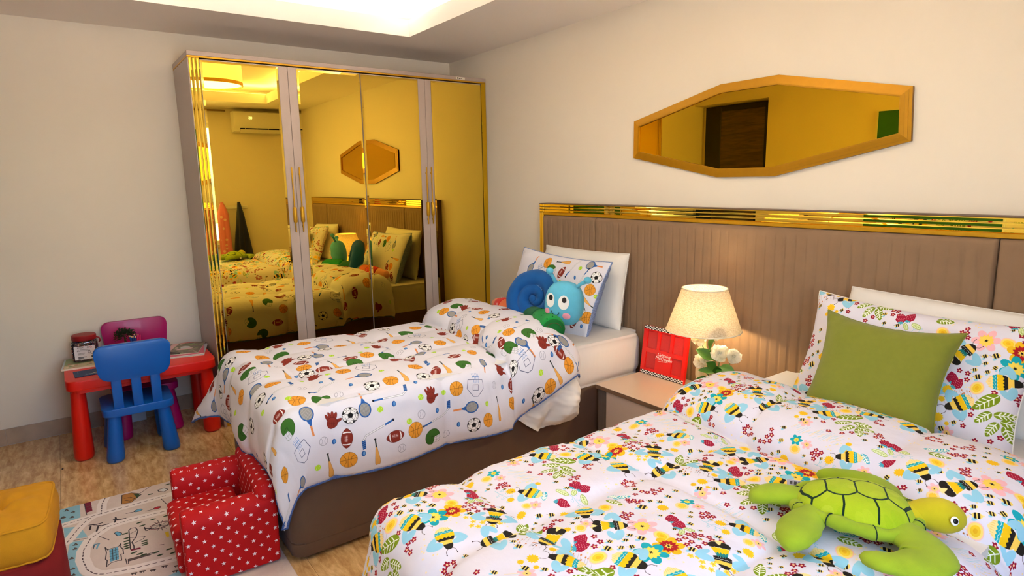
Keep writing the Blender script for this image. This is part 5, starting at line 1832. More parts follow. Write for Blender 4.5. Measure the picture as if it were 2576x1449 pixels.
tube(bm, [(JW / 2 + 0.0012, 0.022, 0.054), (JW / 2 + 0.0012, 0.032, 0.044), (JW / 2 + 0.0012, 0.038, 0.040)], 0.0009, 5)
box(bm, JW / 2 + 0.001, JW / 2 + 0.0014, 0.028, 0.040, 0.026, 0.034)
obj('label_print', bm, m_ink, lb)
bm = NB()
tube(bm, [(JW / 2 + 0.0012, 0.030 + 0.0045 * math.cos(2 * PI * k / 14), 0.086 + 0.0045 * math.sin(2 * PI * k / 14)) for k in range(14)], 0.0009, 5, closed=True)
obj('label_symbol', bm, m_redi, lb)
bm = NB()
tube(bm, [(JW / 2 + 0.0012, 0.016 + 0.0045 * math.cos(2 * PI * k / 14), 0.086 + 0.0045 * math.sin(2 * PI * k / 14)) for k in range(14)], 0.0007, 5, closed=True)
obj('label_symbol', bm, m_ink, lb)
# jar handle loop
bm = NB(); tube(bm, [(0, 0.060, JH + 0.012), (0, 0.074, JH + 0.004), (0, 0.079, JH - 0.014), (0, 0.070, JH - 0.022)], 0.004, 8)
obj('jar_handle', bm, M('lid_red', (150, 22, 26)), jr, smooth=True)

# little potted bush
PX, PY = 0.20, -2.462
pt = thing('potted_bush', 'small dark green artificial bush in a pot behind the blue chair', 'plant', (PX, PY, TZ))
bm = NB(); lathe(bm, [(0.026, 0.0), (0.034, 0.06), (0.036, 0.065), (0.033, 0.065), (0.030, 0.055), (0.004, 0.05)], 20)
obj('pot', bm, M('pot_grey', (120, 112, 104), 0.6), pt, smooth=True)
bm = NB()
rr = random.Random(31)
for k in range(520):
    a, e = rr.uniform(0, 2 * PI), math.acos(rr.uniform(-0.45, 1))
    d = Vector((math.sin(e) * math.cos(a), math.sin(e) * math.sin(a), math.cos(e)))
    r0 = rr.uniform(0.018, 0.046)
    p = Vector((0, 0, 0.122)) + Vector((d.x * r0 * 1.15, d.y * r0 * 1.15, d.z * r0))
    dd = (d + Vector((rr.uniform(-.6, .6), rr.uniform(-.6, .6), rr.uniform(-.2, .8)))).normalized()
    s = dd.orthogonal().normalized()
    L, w = rr.uniform(0.012, 0.02), 0.0035
    v = [bm.verts.new(q) for q in (p, p + dd * L * .5 + s * w, p + dd * L, p + dd * L * .5 - s * w)]
    bm.faces.new(v)
fo = obj('foliage', bm, M('bush_green', (44, 62, 34), 0.7, var=0.4, vscale=60), pt)
fo['kind'] = 'stuff'
bm = NB(); tube(bm, [(0, 0, 0.045), (0, 0, 0.12)], 0.005, 6); obj('stem', bm, M('bush_stem', (70, 52, 36), 0.8), pt)

# cup of blue and pink pencils next to the bush
pc = thing('pencil_cup', 'small cup of blue and pink pencils mostly hidden behind the blue chair', 'cup', (0.275, -2.415, TZ))
bm = NB(); lathe(bm, [(0.030, 0.0), (0.032, 0.07), (0.0295, 0.07), (0.027, 0.006)], 20); obj('cup', bm, M('cup_blue', (30, 60, 120), 0.5), pc, smooth=True)
rr = random.Random(5)
for k in range(10):
    a = 2 * PI * k / 10
    r_ = 0.016 if k % 2 else 0.022
    x, y = r_ * math.cos(a), r_ * math.sin(a)
    pink = k in (1, 2, 3)
    h = rr.uniform(0.118, 0.135)
    bm = NB()
    tp = (x * 1.25, y * 1.25, h)
    tube(bm, [(x * .6, y * .6, 0.008), tp], 0.0042, 6)
    pen = obj('pencil', bm, M('pencil_pink', (226, 40, 120), 0.4) if pink else M('pencil_blue', (20, 80, 170), 0.4), pc)
    bm = NB(); ellipsoid(bm, tp, 0.0045, 0.0045, 0.006, 8, 6)
    obj('pencil_tip', bm, M('pencil_pink', (226, 40, 120)) if pink else M('pencil_wood', (226, 190, 130), 0.5), pen, smooth=True)
# white card leaning on the skirting under the table
cd = NB()
bm = cd
prism(bm, [(-0.048, 0.0), (0.048, 0.0), (0.046, 0.075), (0.02, 0.082), (0.012, 0.05), (-0.004, 0.05), (-0.012, 0.085), (-0.045, 0.08)], 0.0, 0.012,
      Matrix.Translation((0.050, -2.44, 0.0005)) @ Matrix.Rotation(PI / 2, 4, 'Z') @ Matrix.Rotation(math.radians(82), 4, 'X'))
tag(obj('paper_card', bm, M('card_white', (190, 200, 216), 0.5)), 'small cut white card leaning on the skirting under the table', 'card')
# ================================================================== rug, star armchair, ottoman
RX0, RX1, RY0, RY1 = 1.13, 2.60, -2.855, -2.115
RUG = 'pw0,-12,-14,7,79,145,78,158,15,156,-13;pw0,205,15,239,76,281,46,310,18;pw0,338,55,268,80,353,98,353,77;pw0,361,36,382,88,451,61,558,55,651,65,676,73,638,24,511,21;pw0,878,338,873,356,864,385,909,378;lr450,178,15,165,132,158,435;lr400,1,181,66,164,170,156;lr450,354,27,257,66,200,96,165,132;lr500,325,418,309,254,315,174,380,109,466,81,541,75,636,87,687,110,709,135,741,237,767,398;si40,178,15,165,132,158,435;si40,1,181,66,164,170,156;si40,354,27,257,66,200,96,165,132;si40,325,418,309,254,315,174,380,109,466,81,541,75,636,87,687,110,709,135,741,237,767,398;si40,620,341,636,378;li30,355,48,369,98;li30,385,139,443,171;li30,59,317,-3,377;li30,181,397,303,421;pm0,1,97,-6,122,107,125,113,102;li30,1,97,105,100,132,102;lk30,47,102,46,124;lk30,75,103,74,124;po0,21,248,22,287,56,318,81,315,131,278,121,239;pg0,36,292,54,315,76,319,103,302,70,301;li35,21,248,22,287,56,318,75,324,84,315,131,278,121,239,21,248;li30,66,254,68,278,97,295,113,275,90,255;li40,235,249,242,285;eb160,238,297;oi160,238,297;li40,268,325,270,358;ed150,266,371;oi150,266,371;li70,250,108,252,119,263,128,262,155;li70,297,108,261,113;li70,275,131,279,142,288,149,290,176;li70,328,132,287,139;li70,260,199,269,211,277,216,282,243;li70,292,201,259,208,245,207;li40,70,395,67,423,94,437,112,418,92,398,70,395;pe0,72,397,71,423,93,433,106,416;om400,446,362;oi340,446,362;li22,446,362,469,391;li22,446,362,494,381;li22,446,362,501,365;li22,446,362,488,347;li22,446,362,458,335;li22,446,362,424,333;li22,446,362,398,342;li22,446,362,390,358;li22,446,362,404,377;li22,446,362,434,389;li60,434,303,452,326,459,310;li40,422,304,455,305;li40,581,238,409,246,396,254,400,271,434,278,488,266,524,248,563,252,585,250;li30,477,243,504,286,507,298,525,289,538,254;li30,446,244,431,273;pm0,582,239,589,273,602,273,595,239;pb0,530,167,527,198,632,194,631,164;li35,499,154,529,162,524,168,524,201,506,209,540,207,556,213,602,212,595,203,649,202,641,191,642,165,662,150,614,155,599,150,547,156,499,154;li22,547,167,547,198;li22,569,166,569,197;li22,590,165,591,195;li22,611,164,612,194;li22,532,178,628,174;li22,530,189,632,185;pk0,655,224,662,299,675,300,673,224;li30,647,216,691,217,690,223,656,224,663,300,666,310,677,300,673,225;tg120,364,290;tg120,400,298;tg120,370,342;tg120,372,394;tg120,429,230;tg120,474,231;tg120,499,231;tg120,522,230;tg120,542,226;tg120,561,227;tg120,545,292;tg120,563,291;tg120,578,291;tg120,617,247;tg120,641,266;tg120,658,278;tg120,671,321;tg120,702,332;tg120,97,361;tg120,34,442;tg120,678,368;tg120,717,377;py0,526,371,523,385,572,382,572,371;pb0,395,193,387,203,414,219,430,215,428,203;li30,395,193,387,203,414,219,430,215,430,203,395,193;lb60,469,115,444,120,452,136,468,129,489,125;li25,480,114,448,118,450,136;lk60,30,19,35,33,20,28;li28,36,22,15,26;lk60,67,43,71,57,56,52;li28,72,46,52,50;lk60,100,9,104,22,90,17;li28,105,11,85,15;lk60,121,40,126,53,111,49;li28,126,43,107,47;lk60,398,47,403,60,390,56;li28,402,50,386,54;lk60,435,46,439,58,427,54;li28,439,48,423,52;lk60,508,33,513,45,501,41;li28,512,36,497,39;lk60,596,35,600,47,589,43;li28,599,38,585,41;lk60,645,37,650,48,639,44;li28,649,39,635,43;lk60,100,4,105,17,90,13;li28,105,7,86,11;lk100,776,228,780,240;li30,788,228,774,230;li30,790,237,777,238;lk100,781,256,785,268;li30,793,256,779,258;li30,795,265,782,266;lk100,797,290,801,302;li30,808,290,795,292;li30,811,299,798,300;lk100,796,330,800,342;li30,808,331,795,332;li30,811,339,797,341;lk100,858,359,862,371;li30,869,359,856,361;li30,872,368,859,369;lk100,825,370,829,382;li30,836,370,823,372;li30,839,379,826,381'      # shape, colour, size, points in mm on the rug
def draw_rug():
    p = Print('rug_print', RX1 - RX0, RY1 - RY0, 1300, (226, 210, 202))
    colr = dict(i=(62, 54, 60), w=(150, 202, 220), r=(246, 236, 232), t=(204, 184, 164), o=(186, 130, 70), m=(128, 40, 62), b=(110, 180, 214), d=(206, 56, 70),
                g=(60, 80, 56), y=(232, 204, 60), e=(226, 228, 230), k=(104, 88, 82))
    rr = random.Random(2)
    p.at(0, 0)
    for k in range(500):
        p.ell(rr.uniform(0, 1.47), rr.uniform(0, .74), rr.uniform(.01, .04), rr.uniform(.01, .03), rr.choice([(232, 216, 208), (218, 200, 190)]), 0, .25, 10)
    p.poly([(1.2, .0), (1.47, .0), (1.47, .74), (1.2, .74), (1.26, .4)], colr['w'])
    for rec in RUG.split(';'):
        v = rec[2:].split(',')
        t, c, w = rec[0], colr[rec[1]], int(v[0]) / 10000
        q = [(int(v[i]) / 1000, int(v[i + 1]) / 1000) for i in range(1, len(v), 2)]
        if t == 'p': p.poly(q, c)
        elif t == 'l': p.line(q, w, c)
        elif t == 'e': p.ell(q[0][0], q[0][1], w * .75, w, c)
        elif t == 'o': p.ring(q[0][0], q[0][1], w * .75, .003, c, ry=w)
        elif t == 't': p.ell(q[0][0], q[0][1], .006, w, c)
        elif t == 's':
            q = np.array(q)
            L = np.r_[0, np.cumsum(np.hypot(*np.diff(q, axis=0).T))]
            s = 0.0
            while s < L[-1] - .015:
                p.line([[np.interp(x, L, q[:, k]) for k in (0, 1)] for x in (s, s + .014)], w, (96, 80, 84)); s += .026
    return p.image()
m_rug = MT('city_map_rug', draw_rug(), 0.95, 0.25, 260.0, sheen=0.0, ext='EXTEND')
bm = NB()
out = rrect(RX1 - RX0, RY1 - RY0, 0.012, 3, 0, 0)
prism(bm, out, 0.0008, 0.007, bev=0.002, seg=1)
bmesh.ops.recalc_face_normals(bm, faces=bm.faces)
me = bpy.data.meshes.new('rug'); bm.to_mesh(me); bm.free()
me.materials.append(m_rug)
setuv(me, lambda co, n, mi: (co.x / (RX1 - RX0) + .5, co.y / (RY1 - RY0) + .5))
tag(link_mesh('rug', me, m_rug, loc=((RX0 + RX1) / 2, (RY0 + RY1) / 2, 0.0)), 'childrens city map play rug with roads, buildings and blue water', 'rug')

# star print: small tile
_s = Print('star_print', 0.064, 0.064, 2600, (186, 10, 16), wrap=True)
for (x, y, a) in ((.016, .016, 1.5), (.048, .048, 1.75)):
    _s.at(x, y); _s.star(0, 0, .0104, (246, 232, 236), 5, .42, a)
m_star = MT('star_print_vinyl', _s.image(), 0.62, 0.06, 60.0, sheen=0.0)
def star_uv(me):
    def f(co, n, mi):
        a = (abs(n.x), abs(n.y), abs(n.z))
        if a[0] >= a[1] and a[0] >= a[2] * .75:
            u, v = co.y, co.z
        elif a[1] >= a[2] * .75:
            u, v = co.x, co.z
        else:
            u, v = co.y, co.x
        return (u / .055, v / .055)
    setuv(me, f)
AZ = 0.0075
ac = thing('armchair', 'small red childrens armchair with white star print at the foot of the sports bed', 'armchair', (1.915, -2.290, AZ), math.radians(-3))
# local frame: seat opens towards -y; x across
AW, AD = 0.525, 0.330
def soft(name, bm, parent=ac):
    o = obj(name, bm, m_star, parent, sharp=50)
    star_uv(o.data)
    return o
def arm(sx):
    bm = NB()
    # rolled top: profile in x-z, extruded along y
    x0, x1 = (AW / 2 - 0.115, AW / 2) if sx > 0 else (-AW / 2, -AW / 2 + 0.115)
    r = (x1 - x0) / 2
    pts = [(x0 + 0.006, 0.012), (x1 - 0.004, 0.012)]
    zc = 0.292 - r
    for i in range(13):
        a = PI * i / 12
        pts.append(((x0 + x1) / 2 + r * math.cos(a), zc + r * math.sin(a)))
    prism(bm, pts, -AD / 2, AD / 2, None, bev=0.012, seg=3)
    for v in bm.verts:
        v.co = Vector((v.co.x, v.co.z, v.co.y))
    return soft('arm', bm)
arm(1); arm(-1)
bm = NB(); box(bm, -AW / 2 + 0.116, AW / 2 - 0.116, -AD / 2 - 0.020, AD / 2 - 0.09, 0.012, 0.13, 0.012, 3); soft('seat_base', bm)
bm = NB(); box(bm, -AW / 2 + 0.118, AW / 2 - 0.118, -AD / 2 - 0.030, AD / 2 - 0.10, 0.131, 0.195, 0.028, 4); soft('seat_cushion', bm)
bm = NB(); box(bm, -AW / 2 + 0.012, AW / 2 - 0.012, AD / 2 - 0.080, AD / 2 + 0.004, 0.012, 0.365, 0.035, 4)
for v in bm.verts:
    v.co.y += max(0, v.co.z - 0.1) * 0.04
    v.co.z -= 0.05 * (v.co.x / (AW / 2)) ** 2 if v.co.z > 0.3 else 0
soft('backrest', bm)
for sx in (-1, 1):
    for sy in (-1, 1):
        bm = NB(); lathe(bm, [(0.016, 0.0), (0.018, 0.013)], 10, (sx * (AW / 2 - 0.05), sy * (AD / 2 - 0.05), 0)); obj('foot', bm, m_dark, ac)

# yellow floor cushion on a dark red pouf
m_pouf = M('dark_red_cloth', (124, 10, 12), 0.9, bump=0.08, bscale=200, var=0.05)
OX, OY = 1.90, -2.985
bm = NB()
prism(bm, rrect(0.40, 0.33, 0.11, 8), 0.0, 0.25, bev=0.05, seg=5)
for v in bm.verts:
    k = math.sin(min(1, max(0, v.co.z / 0.25)) * PI)
    v.co.x *= 1 + 0.06 * k; v.co.y *= 1 + 0.05 * k
    v.co.x += 0.004 * mnoise.noise(v.co * 9); v.co.y += 0.004 * mnoise.noise(v.co * 9 + Vector((3, 0, 0)))
tag(obj('pouf', bm, m_pouf, sharp=60, loc=(OX, OY, 0.0075), rot=(0, 0, math.radians(3))), 'dark red cloth pouf on the floor under the yellow cushion', 'pouf')
m_yel = M('mustard_cotton', (206, 146, 12), 0.9, bump=0.18, bscale=420, var=0.04, vscale=30)
fcu = thing('floor_cushion', 'thick mustard yellow box cushion with stitched edges on the red pouf', 'cushion', (OX - 0.01, OY, 0.258), math.radians(-4))
CW, CD, CH = 0.37, 0.295, 0.125
def cush(a, b):       # top surface height profile
    rr_ = math.hypot(a, b)
    fold_ = 0.007 * math.sin(math.atan2(b, a) * 5 + 1.0) * math.exp(-((rr_ - 0.42) / 0.3) ** 2)
    return fold_ + 0.022 * (1 - a ** 4) * (1 - b ** 4) - 0.030 * math.exp(-((a) ** 2 + (b) ** 2) / 0.03) + 0.004 * math.sin(6 * a + 3 * b) * (1 - a * a) * (1 - b * b)
n = 36
vs, fs = [], []
ring_prev = None
def pos(a, b, side):
    x, y = a * CW / 2, b * CD / 2
    # rounded plan corners
    m = max(abs(a), abs(b)); q = (abs(a) ** 8 + abs(b) ** 8) ** (1 / 8)
    k = m / q if q > 0 else 1
    w = 0.004 * mnoise.noise(Vector((a * 4, b * 4, side * 3.0)))
    z = (CH / 2 + cush(a, b)) * (1 if side == 0 else -0.96) + w
    return Vector((x * k, y * k, CH / 2 + z))
grid = {}
for side in (0, 1):
    for j in range(n + 1):
        for i in range(n + 1):
            grid[side, j, i] = len(vs); vs.append(pos(2 * i / n - 1, 2 * j / n - 1, side))
for side in (0, 1):
    for j in range(n):
        for i in range(n):
            f = [grid[side, j, i], grid[side, j, i + 1], grid[side, j + 1, i + 1], grid[side, j + 1, i]]
            fs.append(f if side == 0 else f[::-1])
edge = [(0, i) for i in range(n)] + [(j, n) for j in range(n)] + [(n, i) for i in range(n, 0, -1)] + [(j, 0) for j in range(n, 0, -1)]
K = 6
prev = [grid[0, j, i] for j, i in edge]
for k in range(1, K + 1):
    cur = []
    for (j, i) in edge:
        if k == K:
            cur.append(grid[1, j, i]); continue
        a_, b_ = vs[grid[0, j, i]], vs[grid[1, j, i]]
        t = k / K
        p = a_.lerp(b_, t)
        d = Vector((p.x, p.y, 0)).normalized()
        p = p + d * (0.012 * math.sin(t * PI) + 0.003 * mnoise.noise(p * 20))
        cur.append(len(vs)); vs.append(p)
    for m in range(len(edge)):
        fs.append((prev[m], cur[m], cur[(m + 1) % len(edge)], prev[(m + 1) % len(edge)]))
    prev = cur
me = bpy.data.meshes.new('cushion_body')
me.from_pydata([tuple(v) for v in vs], [], fs)
bmx = NB(); bmx.from_mesh(me); bmesh.ops.recalc_face_normals(bmx, faces=bmx.faces); bmx.to_mesh(me); bmx.free()
link_mesh('cushion_body', me, m_yel, fcu, smooth=True)
for side in (0, 1):
    bm = NB(); tube(bm, [vs[grid[side, j, i]] for j, i in edge], 0.0042, 6, closed=True); obj('piping', bm, m_yel, fcu, smooth=True)
bm = NB(); ellipsoid(bm, (0, 0, CH + 0.001), 0.010, 0.010, 0.004, 12, 8); obj('tuft_button', bm, m_yel, fcu, smooth=True)
# ================================================================== plush snail
m_sb = M('plush_blue_shell', (0, 84, 158), 0.95, bump=0.25, bscale=600, sheen=0.08, var=0.05, vscale=30)
m_sh = M('plush_light_blue', (96, 188, 220), 0.95, bump=0.25, bscale=600, sheen=0.08, var=0.05, vscale=30)
m_cols = [M('plush_%s' % n_, c, 0.95, bump=0.25, bscale=600, sheen=0.08) for n_, c in
          (('peach', (236, 158, 122)), ('red', (208, 46, 34)), ('orange', (238, 124, 72)), ('pale_blue', (150, 206, 224)), ('dark_green', (8, 96, 50)), ('green', (4, 148, 62)))]
sn = thing('plush_snail', 'plush snail with blue spiral shell, light blue face and striped body on the sports bed', 'plush toy', (1.80, -0.57, 0.665))
SO = Vector((1.80, -0.57, 0.665))
path = [Vector(p) - SO for p in ((1.335, -0.500, 0.712), (1.45, -0.545, 0.722), (1.58, -0.575, 0.728), (1.70, -0.590, 0.728), (1.82, -0.597, 0.728), (1.95, -0.632, 0.738), (2.07, -0.672, 0.736), (2.178, -0.728, 0.728))]
def cat(ps, t):
    n = len(ps) - 1
    x = min(max(t * n, 0), n - 1e-6)
    i = int(x); u = x - i
    a, b, c, d = ps[max(i - 1, 0)], ps[i], ps[i + 1], ps[min(i + 2, n)]
    return 0.5 * (2 * b + (c - a) * u + (2 * a - 5 * b + 4 * c - d) * u * u + (3 * b - a - 3 * c + d) * u ** 3)
segs = [(0.0, 0.13, 0), (0.13, 0.24, 1), (0.24, 0.36, 2), (0.36, 0.56, 3), (0.56, 0.72, 4), (0.72, 1.0, 5)]
names = ['body_band'] * 6
for (t0, t1, mi) in segs:
    bm = NB()
    k = 9
    pts = [cat(path, t0 + (t1 - t0) * i / k) for i in range(k + 1)]
    rs = []
    for i in range(k + 1):
        t = t0 + (t1 - t0) * i / k
        r = 0.056 * min(1, 0.55 + t * 2.4) + 0.012 * smooth01((t - 0.66) / 0.2)
        e = min(i, k - i) / k
        r *= 0.93 + 0.07 * min(1, e * 5)
        if t > 0.985: r *= 0.86
        if t < 0.02: r *= 0.6
        rs.append(r)
    tube(bm, pts, rs, 18)
    o = obj('body_band', bm, m_cols[mi], sn, smooth=True)
    # little printed dashes on the bands
    if mi in (1, 3, 5):
        bm = NB()
        rr = random.Random(mi)
        for q in range(22 if mi == 5 else 12):
            t = rr.uniform(t0 + 0.02, t1 - 0.03)
            c = cat(path, t); r = 0.056 * min(1, 0.55 + t * 2.4) + 0.012 * smooth01((t - 0.66) / 0.2)
            a = rr.uniform(-0.6, 1.9)
            d = Vector((0, -math.cos(a), math.sin(a)))
            ellipsoid(bm, c + d * r * 0.985, 0.004, 0.003, 0.004, 6, 5)
        obj('dash_print', bm, {1: m_linen, 3: M('dash_blue', (60, 120, 180), 0.9), 5: M('dash_green', (0, 92, 44), 0.9)}[mi], o)
# end panel (dark green disc with embroidered mark)
d = (path[-1] - path[-2]).normalized()
bm = NB(); ellipsoid(bm, (0, 0, 0), 0.060, 0.060, 0.014, 20, 10, xf=d.to_track_quat('Z', 'Y').to_matrix().to_4x4())
for v in bm.verts: v.co += path[-1]
ep = obj('end_panel', bm, M('plush_deep_green', (6, 106, 40), 0.95, bump=0.2, bscale=600), sn, smooth=True)
bm = NB()
q = d.to_track_quat('Z', 'Y').to_matrix()
tube(bm, [path[-1] + q @ Vector((0.042 * math.cos(a), 0.042 * math.sin(a), 0.0105)) for a in np.linspace(0.4, 3.4, 14)], 0.0016, 5)
obj('embroidery', bm, M('thread_brown', (84, 70, 34), 0.9), ep)
# shell: stuffed spiral roll
SHC = Vector((1.835, -0.565, 0.822)) - SO
shx, shy = Vector((0.93, 0.30, -0.02)).normalized(), Vector((-0.04, 0.26, 0.96)).normalized()
shn = shx.cross(shy).normalized()
pts, rs = [], []
N_ = 150
for i in range(N_):
    t = i / (N_ - 1)
    a = math.radians(-150) - t * 2 * PI * 2.02 + math.radians(20)
    r = 0.132 * (1 - t) ** 0.86 + 0.004
    rad = 0.046 * (1 - t) ** 0.60 + 0.013
    pinch = 1 - 0.05 * (0.5 + 0.5 * math.cos(a * 9))
    p = SHC + shx * (r * math.cos(a) * 1.10) + shy * (r * math.sin(a)) - shn * (-0.018 * t)
    pts.append(p); rs.append(rad * pinch)
bm = NB(); tube(bm, pts, rs, 16)
# flare at the mouth of the shell
ellipsoid(bm, SHC + shx * -0.085 + shy * -0.105, 0.075, 0.045, 0.045, 16, 10)
ellipsoid(bm, SHC + shx * 0.10 + shy * -0.105, 0.06, 0.05, 0.05, 16, 10)
ellipsoid(bm, SHC - shn * 0.02, 0.125, 0.04, 0.120, 20, 12, xf=Matrix((shx, -shn, shy)).transposed().to_4x4())
shl = obj('shell', bm, m_sb, sn, smooth=True)
bm = NB(); ellipsoid(bm, (0, 0, 0), 0.022, 0.022, 0.012, 14, 8, xf=shn.to_track_quat('Z', 'Y').to_matrix().to_4x4())
for v in bm.verts: v.co += pts[-1] + shn * 0.020
obj('shell_centre', bm, m_sb, shl, smooth=True)
# light cord along the inner whorl
bm = NB()
tube(bm, [pts[i] + shn * rs[i] * 0.55 + (pts[i] - SHC).normalized() * rs[i] * 0.80 for i in range(66, 112)], 0.0022, 5)
obj('shell_cord', bm, M('cord_pale_blue', (110, 160, 214), 0.9), shl)
# head
HC_ = Vector((2.130, -0.612, 0.842)) - SO
hz = Vector((0.12, 0.05, 1)).normalized()
hf = Vector((0.50, -0.84, 0.10)).normalized()
hx = hf.cross(hz).normalized() * -1
hx = hz.cross(hf).normalized() * -1
HS = 1.13
hx = Vector((0.86, 0.50, -0.12)).normalized()
hz = Vector((0.16, -0.03, 0.98)); hz = (hz - hx * hz.dot(hx)).normalized()
hf = hx.cross(hz).normalized()          # faces the room
HM = Matrix((hx, hf, hz)).transposed()
def hp(x, y, z):
    return HC_ + HM @ Vector((x, y, z)) * HS
bm = NB()
def hfn(p):
    k = p.z / 0.115
    q_ = (abs(p.x / 0.092) ** 3 + abs(p.y / 0.062) ** 3 + abs(p.z / 0.108) ** 3) ** (1 / 3)
    g_ = (abs(p.x / 0.092) ** 2 + abs(p.y / 0.062) ** 2 + abs(p.z / 0.108) ** 2) ** 0.5
    p = p * (1 + 0.75 * (g_ / max(q_, 1e-6) - 1))
    return Vector((p.x * (1 - 0.06 * max(0, k)), p.y, p.z if p.z > 0 else p.z * 0.9))
def superp(p):
    return hfn(p)
ellipsoid(bm, HC_, 0.092, 0.062, 0.108, 26, 18, xf=HM.to_4x4() @ Matrix.Scale(HS, 4), fn=superp)
head = obj('head', bm, m_sh, sn, smooth=True)
def surf(x, z):
    zz = z if z > 0 else z / 0.9
    q = 1 - abs(x / 0.094) ** 2.75 - abs(zz / 0.110) ** 2.75
    return 0.063 * max(q, 0.02) ** (1 / 2.75)
def disc(x, z, rx, rz, mat, name, parent, lift=0.001, dx=0, dz=0, n=18):
    bm = NB()
    c = bm.verts.new(hp(x + dx, surf(x, z) + lift + 0.003, z + dz))
    ringv = []
    for i in range(n):
        a = 2 * PI * i / n
        X, Z = x + dx + rx * math.cos(a), z + dz + rz * math.sin(a)
        ringv.append(bm.verts.new(hp(X, surf(X, Z) + lift, Z)))
    for i in range(n):
        bm.faces.new((c, ringv[i], ringv[(i + 1) % n]))
    return obj(name, bm, mat, parent, smooth=True)
m_eye, m_pup = M('eye_white_felt', (250, 248, 244), 0.8), M('eye_black', (14, 12, 14), 0.4)
for ex in (-0.050, 0.016):
    e = disc(ex, 0.028, 0.026 if ex > 0 else 0.022, 0.034, m_eye, 'eye', head)
    p_ = disc(ex + 0.003, 0.042, 0.0105, 0.013, m_pup, 'pupil', e, 0.0045)
    e['label'] = 'white felt eye looking up'
for ex, z in ((-0.062, -0.028), (0.034, -0.034)):
    disc(ex, z, 0.019 if ex > 0 else 0.013, 0.016, M('cheek_pink', (240, 160, 180), 0.95), 'cheek', head)
bm = NB()
tube(bm, [hp(-0.020 + 0.018 * math.cos(a), surf(-0.020 + 0.018 * math.cos(a), -0.022 + 0.016 * math.sin(a)) + 0.0012, -0.022 + 0.016 * math.sin(a)) for a in np.linspace(PI * 0.95, 2 * PI * 1.0, 14)], 0.0016, 5)
obj('mouth', bm, m_pup, head)
for (x0, z0_, x1, z1_) in ((-0.045, 0.088, -0.078, 0.148), (0.045, 0.084, 0.105, 0.134)):
    bm = NB()
    tube(bm, [hp(x0, 0.0, z0_), hp((x0 + x1) / 2, 0.01, (z0_ + z1_) / 2 + 0.006), hp(x1, 0.015, z1_)], [0.011, 0.009, 0.012], 10)
    ellipsoid(bm, hp(x1, 0.015, z1_ + 0.004), 0.022, 0.019, 0.018, 14, 10)
    obj('feeler', bm, m_sh, head, smooth=True)
bm = NB(); ellipsoid(bm, hp(0.084, 0.01, -0.048), 0.006, 0.010, 0.014, 10, 8); obj('sewn_tag', bm, M('tag_ochre', (176, 150, 80), 0.9), head, smooth=True)

# ================================================================== plush turtle
TP = Vector((3.925, -1.268, 0.682))
tu = thing('plush_turtle', 'lime green plush sea turtle with a scute patterned shell lying on the bee print duvet', 'plush toy', TP, math.radians(33))
tu.scale = (0.92, 0.92, 0.92)
m_fl = M('plush_lime', (148, 172, 26), 0.95, bump=0.22, bscale=500, sheen=0.08, var=0.10, vscale=16)
m_hd = M('plush_yellow_head', (196, 182, 14), 0.95, bump=0.22, bscale=500, sheen=0.08, var=0.08, vscale=18)
# shell print
SL, SWd = 0.30, 0.25
ps = Print('turtle_shell_print', SL, SWd, 2600, (170, 192, 28))
rr = random.Random(6)
for k in range(60):
    ps.at(rr.uniform(0, SL), rr.uniform(0, SWd)); ps.ell(0, 0, rr.uniform(.008, .03), rr.uniform(.008, .02), rr.choice([(186, 204, 44), (152, 182, 16), (196, 208, 72), (164, 188, 26)]), rr.uniform(0, 3), .35)
ps.at(SL / 2, SWd / 2)
ln = (18, 48, 26)
def pl(pts, w=.0052):
    ps.line(pts, w, ln)
# two zig-zag ridges and the cross seams between the scutes
xs_ = [-.105, -.070, -.035, .0, .035, .070, .105]
up_ = [(x, .030 if i % 2 else .048) for i, x in enumerate(xs_)]
dn_ = [(x, -.030 if i % 2 else -.048) for i, x in enumerate(xs_)]
def arcs(P):
    out = [P[0]]
    for a, b in zip(P[:-1], P[1:]):
        for u in np.linspace(0, 1, 7)[1:]:
            bow = .006 * math.sin(u * PI) * (1 if a[1] * b[1] > 0 else 0) * (1 if P[0][1] > 0 else -1)
            out.append((a[0] + (b[0] - a[0]) * u, a[1] + (b[1] - a[1]) * u + bow))
    return out
pl(arcs(up_)); pl(arcs(dn_))
for i in (1, 3, 5):
    pl([up_[i], dn_[i]], .0046)
for i in (0, 2, 4, 6):
    x = xs_[i]
    pl([up_[i], (x * 1.10 + .004, .078), (x * 1.14, .105)]); pl([dn_[i], (x * 1.10 + .004, -.078), (x * 1.14, -.105)])
pl([(-.105, .048), (-.125, .02), (-.13, 0), (-.125, -.02), (-.105, -.048)]); pl([(.105, .048), (.125, .015), (.128, 0), (.125, -.015), (.105, -.048)], .007)
m_shl = MT('turtle_shell_plush', ps.image(), 0.95, 0.3, 300.0, sheen=0.08, ext='EXTEND')
def egg(a):                     # plan outline of the shell (x forward)
    c, s = math.cos(a), math.sin(a)
    return Vector((0.136 * c, 0.108 * s * (1 + 0.10 * c) * (1 if abs(s) < .99 else 1), 0))
bm = NB()
n, K = 48, 12
rings = []
for k in range(K + 1):
    f = k / K
    r = math.cos(f * PI / 2) ** 0.75 if k < K else 0
    z = 0.028 + 0.064 * math.sin(f * PI / 2) ** 0.95
    rings.append([bm.verts.new(Vector((egg(2 * PI * i / n).x * r, egg(2 * PI * i / n).y * r, z))) for i in range(n)] if k < K else [bm.verts.new((0, 0, z))])
for k in range(K - 1):
    for i in range(n):
        bm.faces.new((rings[k][i], rings[k][(i + 1) % n], rings[k + 1][(i + 1) % n], rings[k + 1][i]))
for i in range(n):
    bm.faces.new((rings[K - 1][i], rings[K - 1][(i + 1) % n], rings[K][0]))
bmesh.ops.recalc_face_normals(bm, faces=bm.faces)
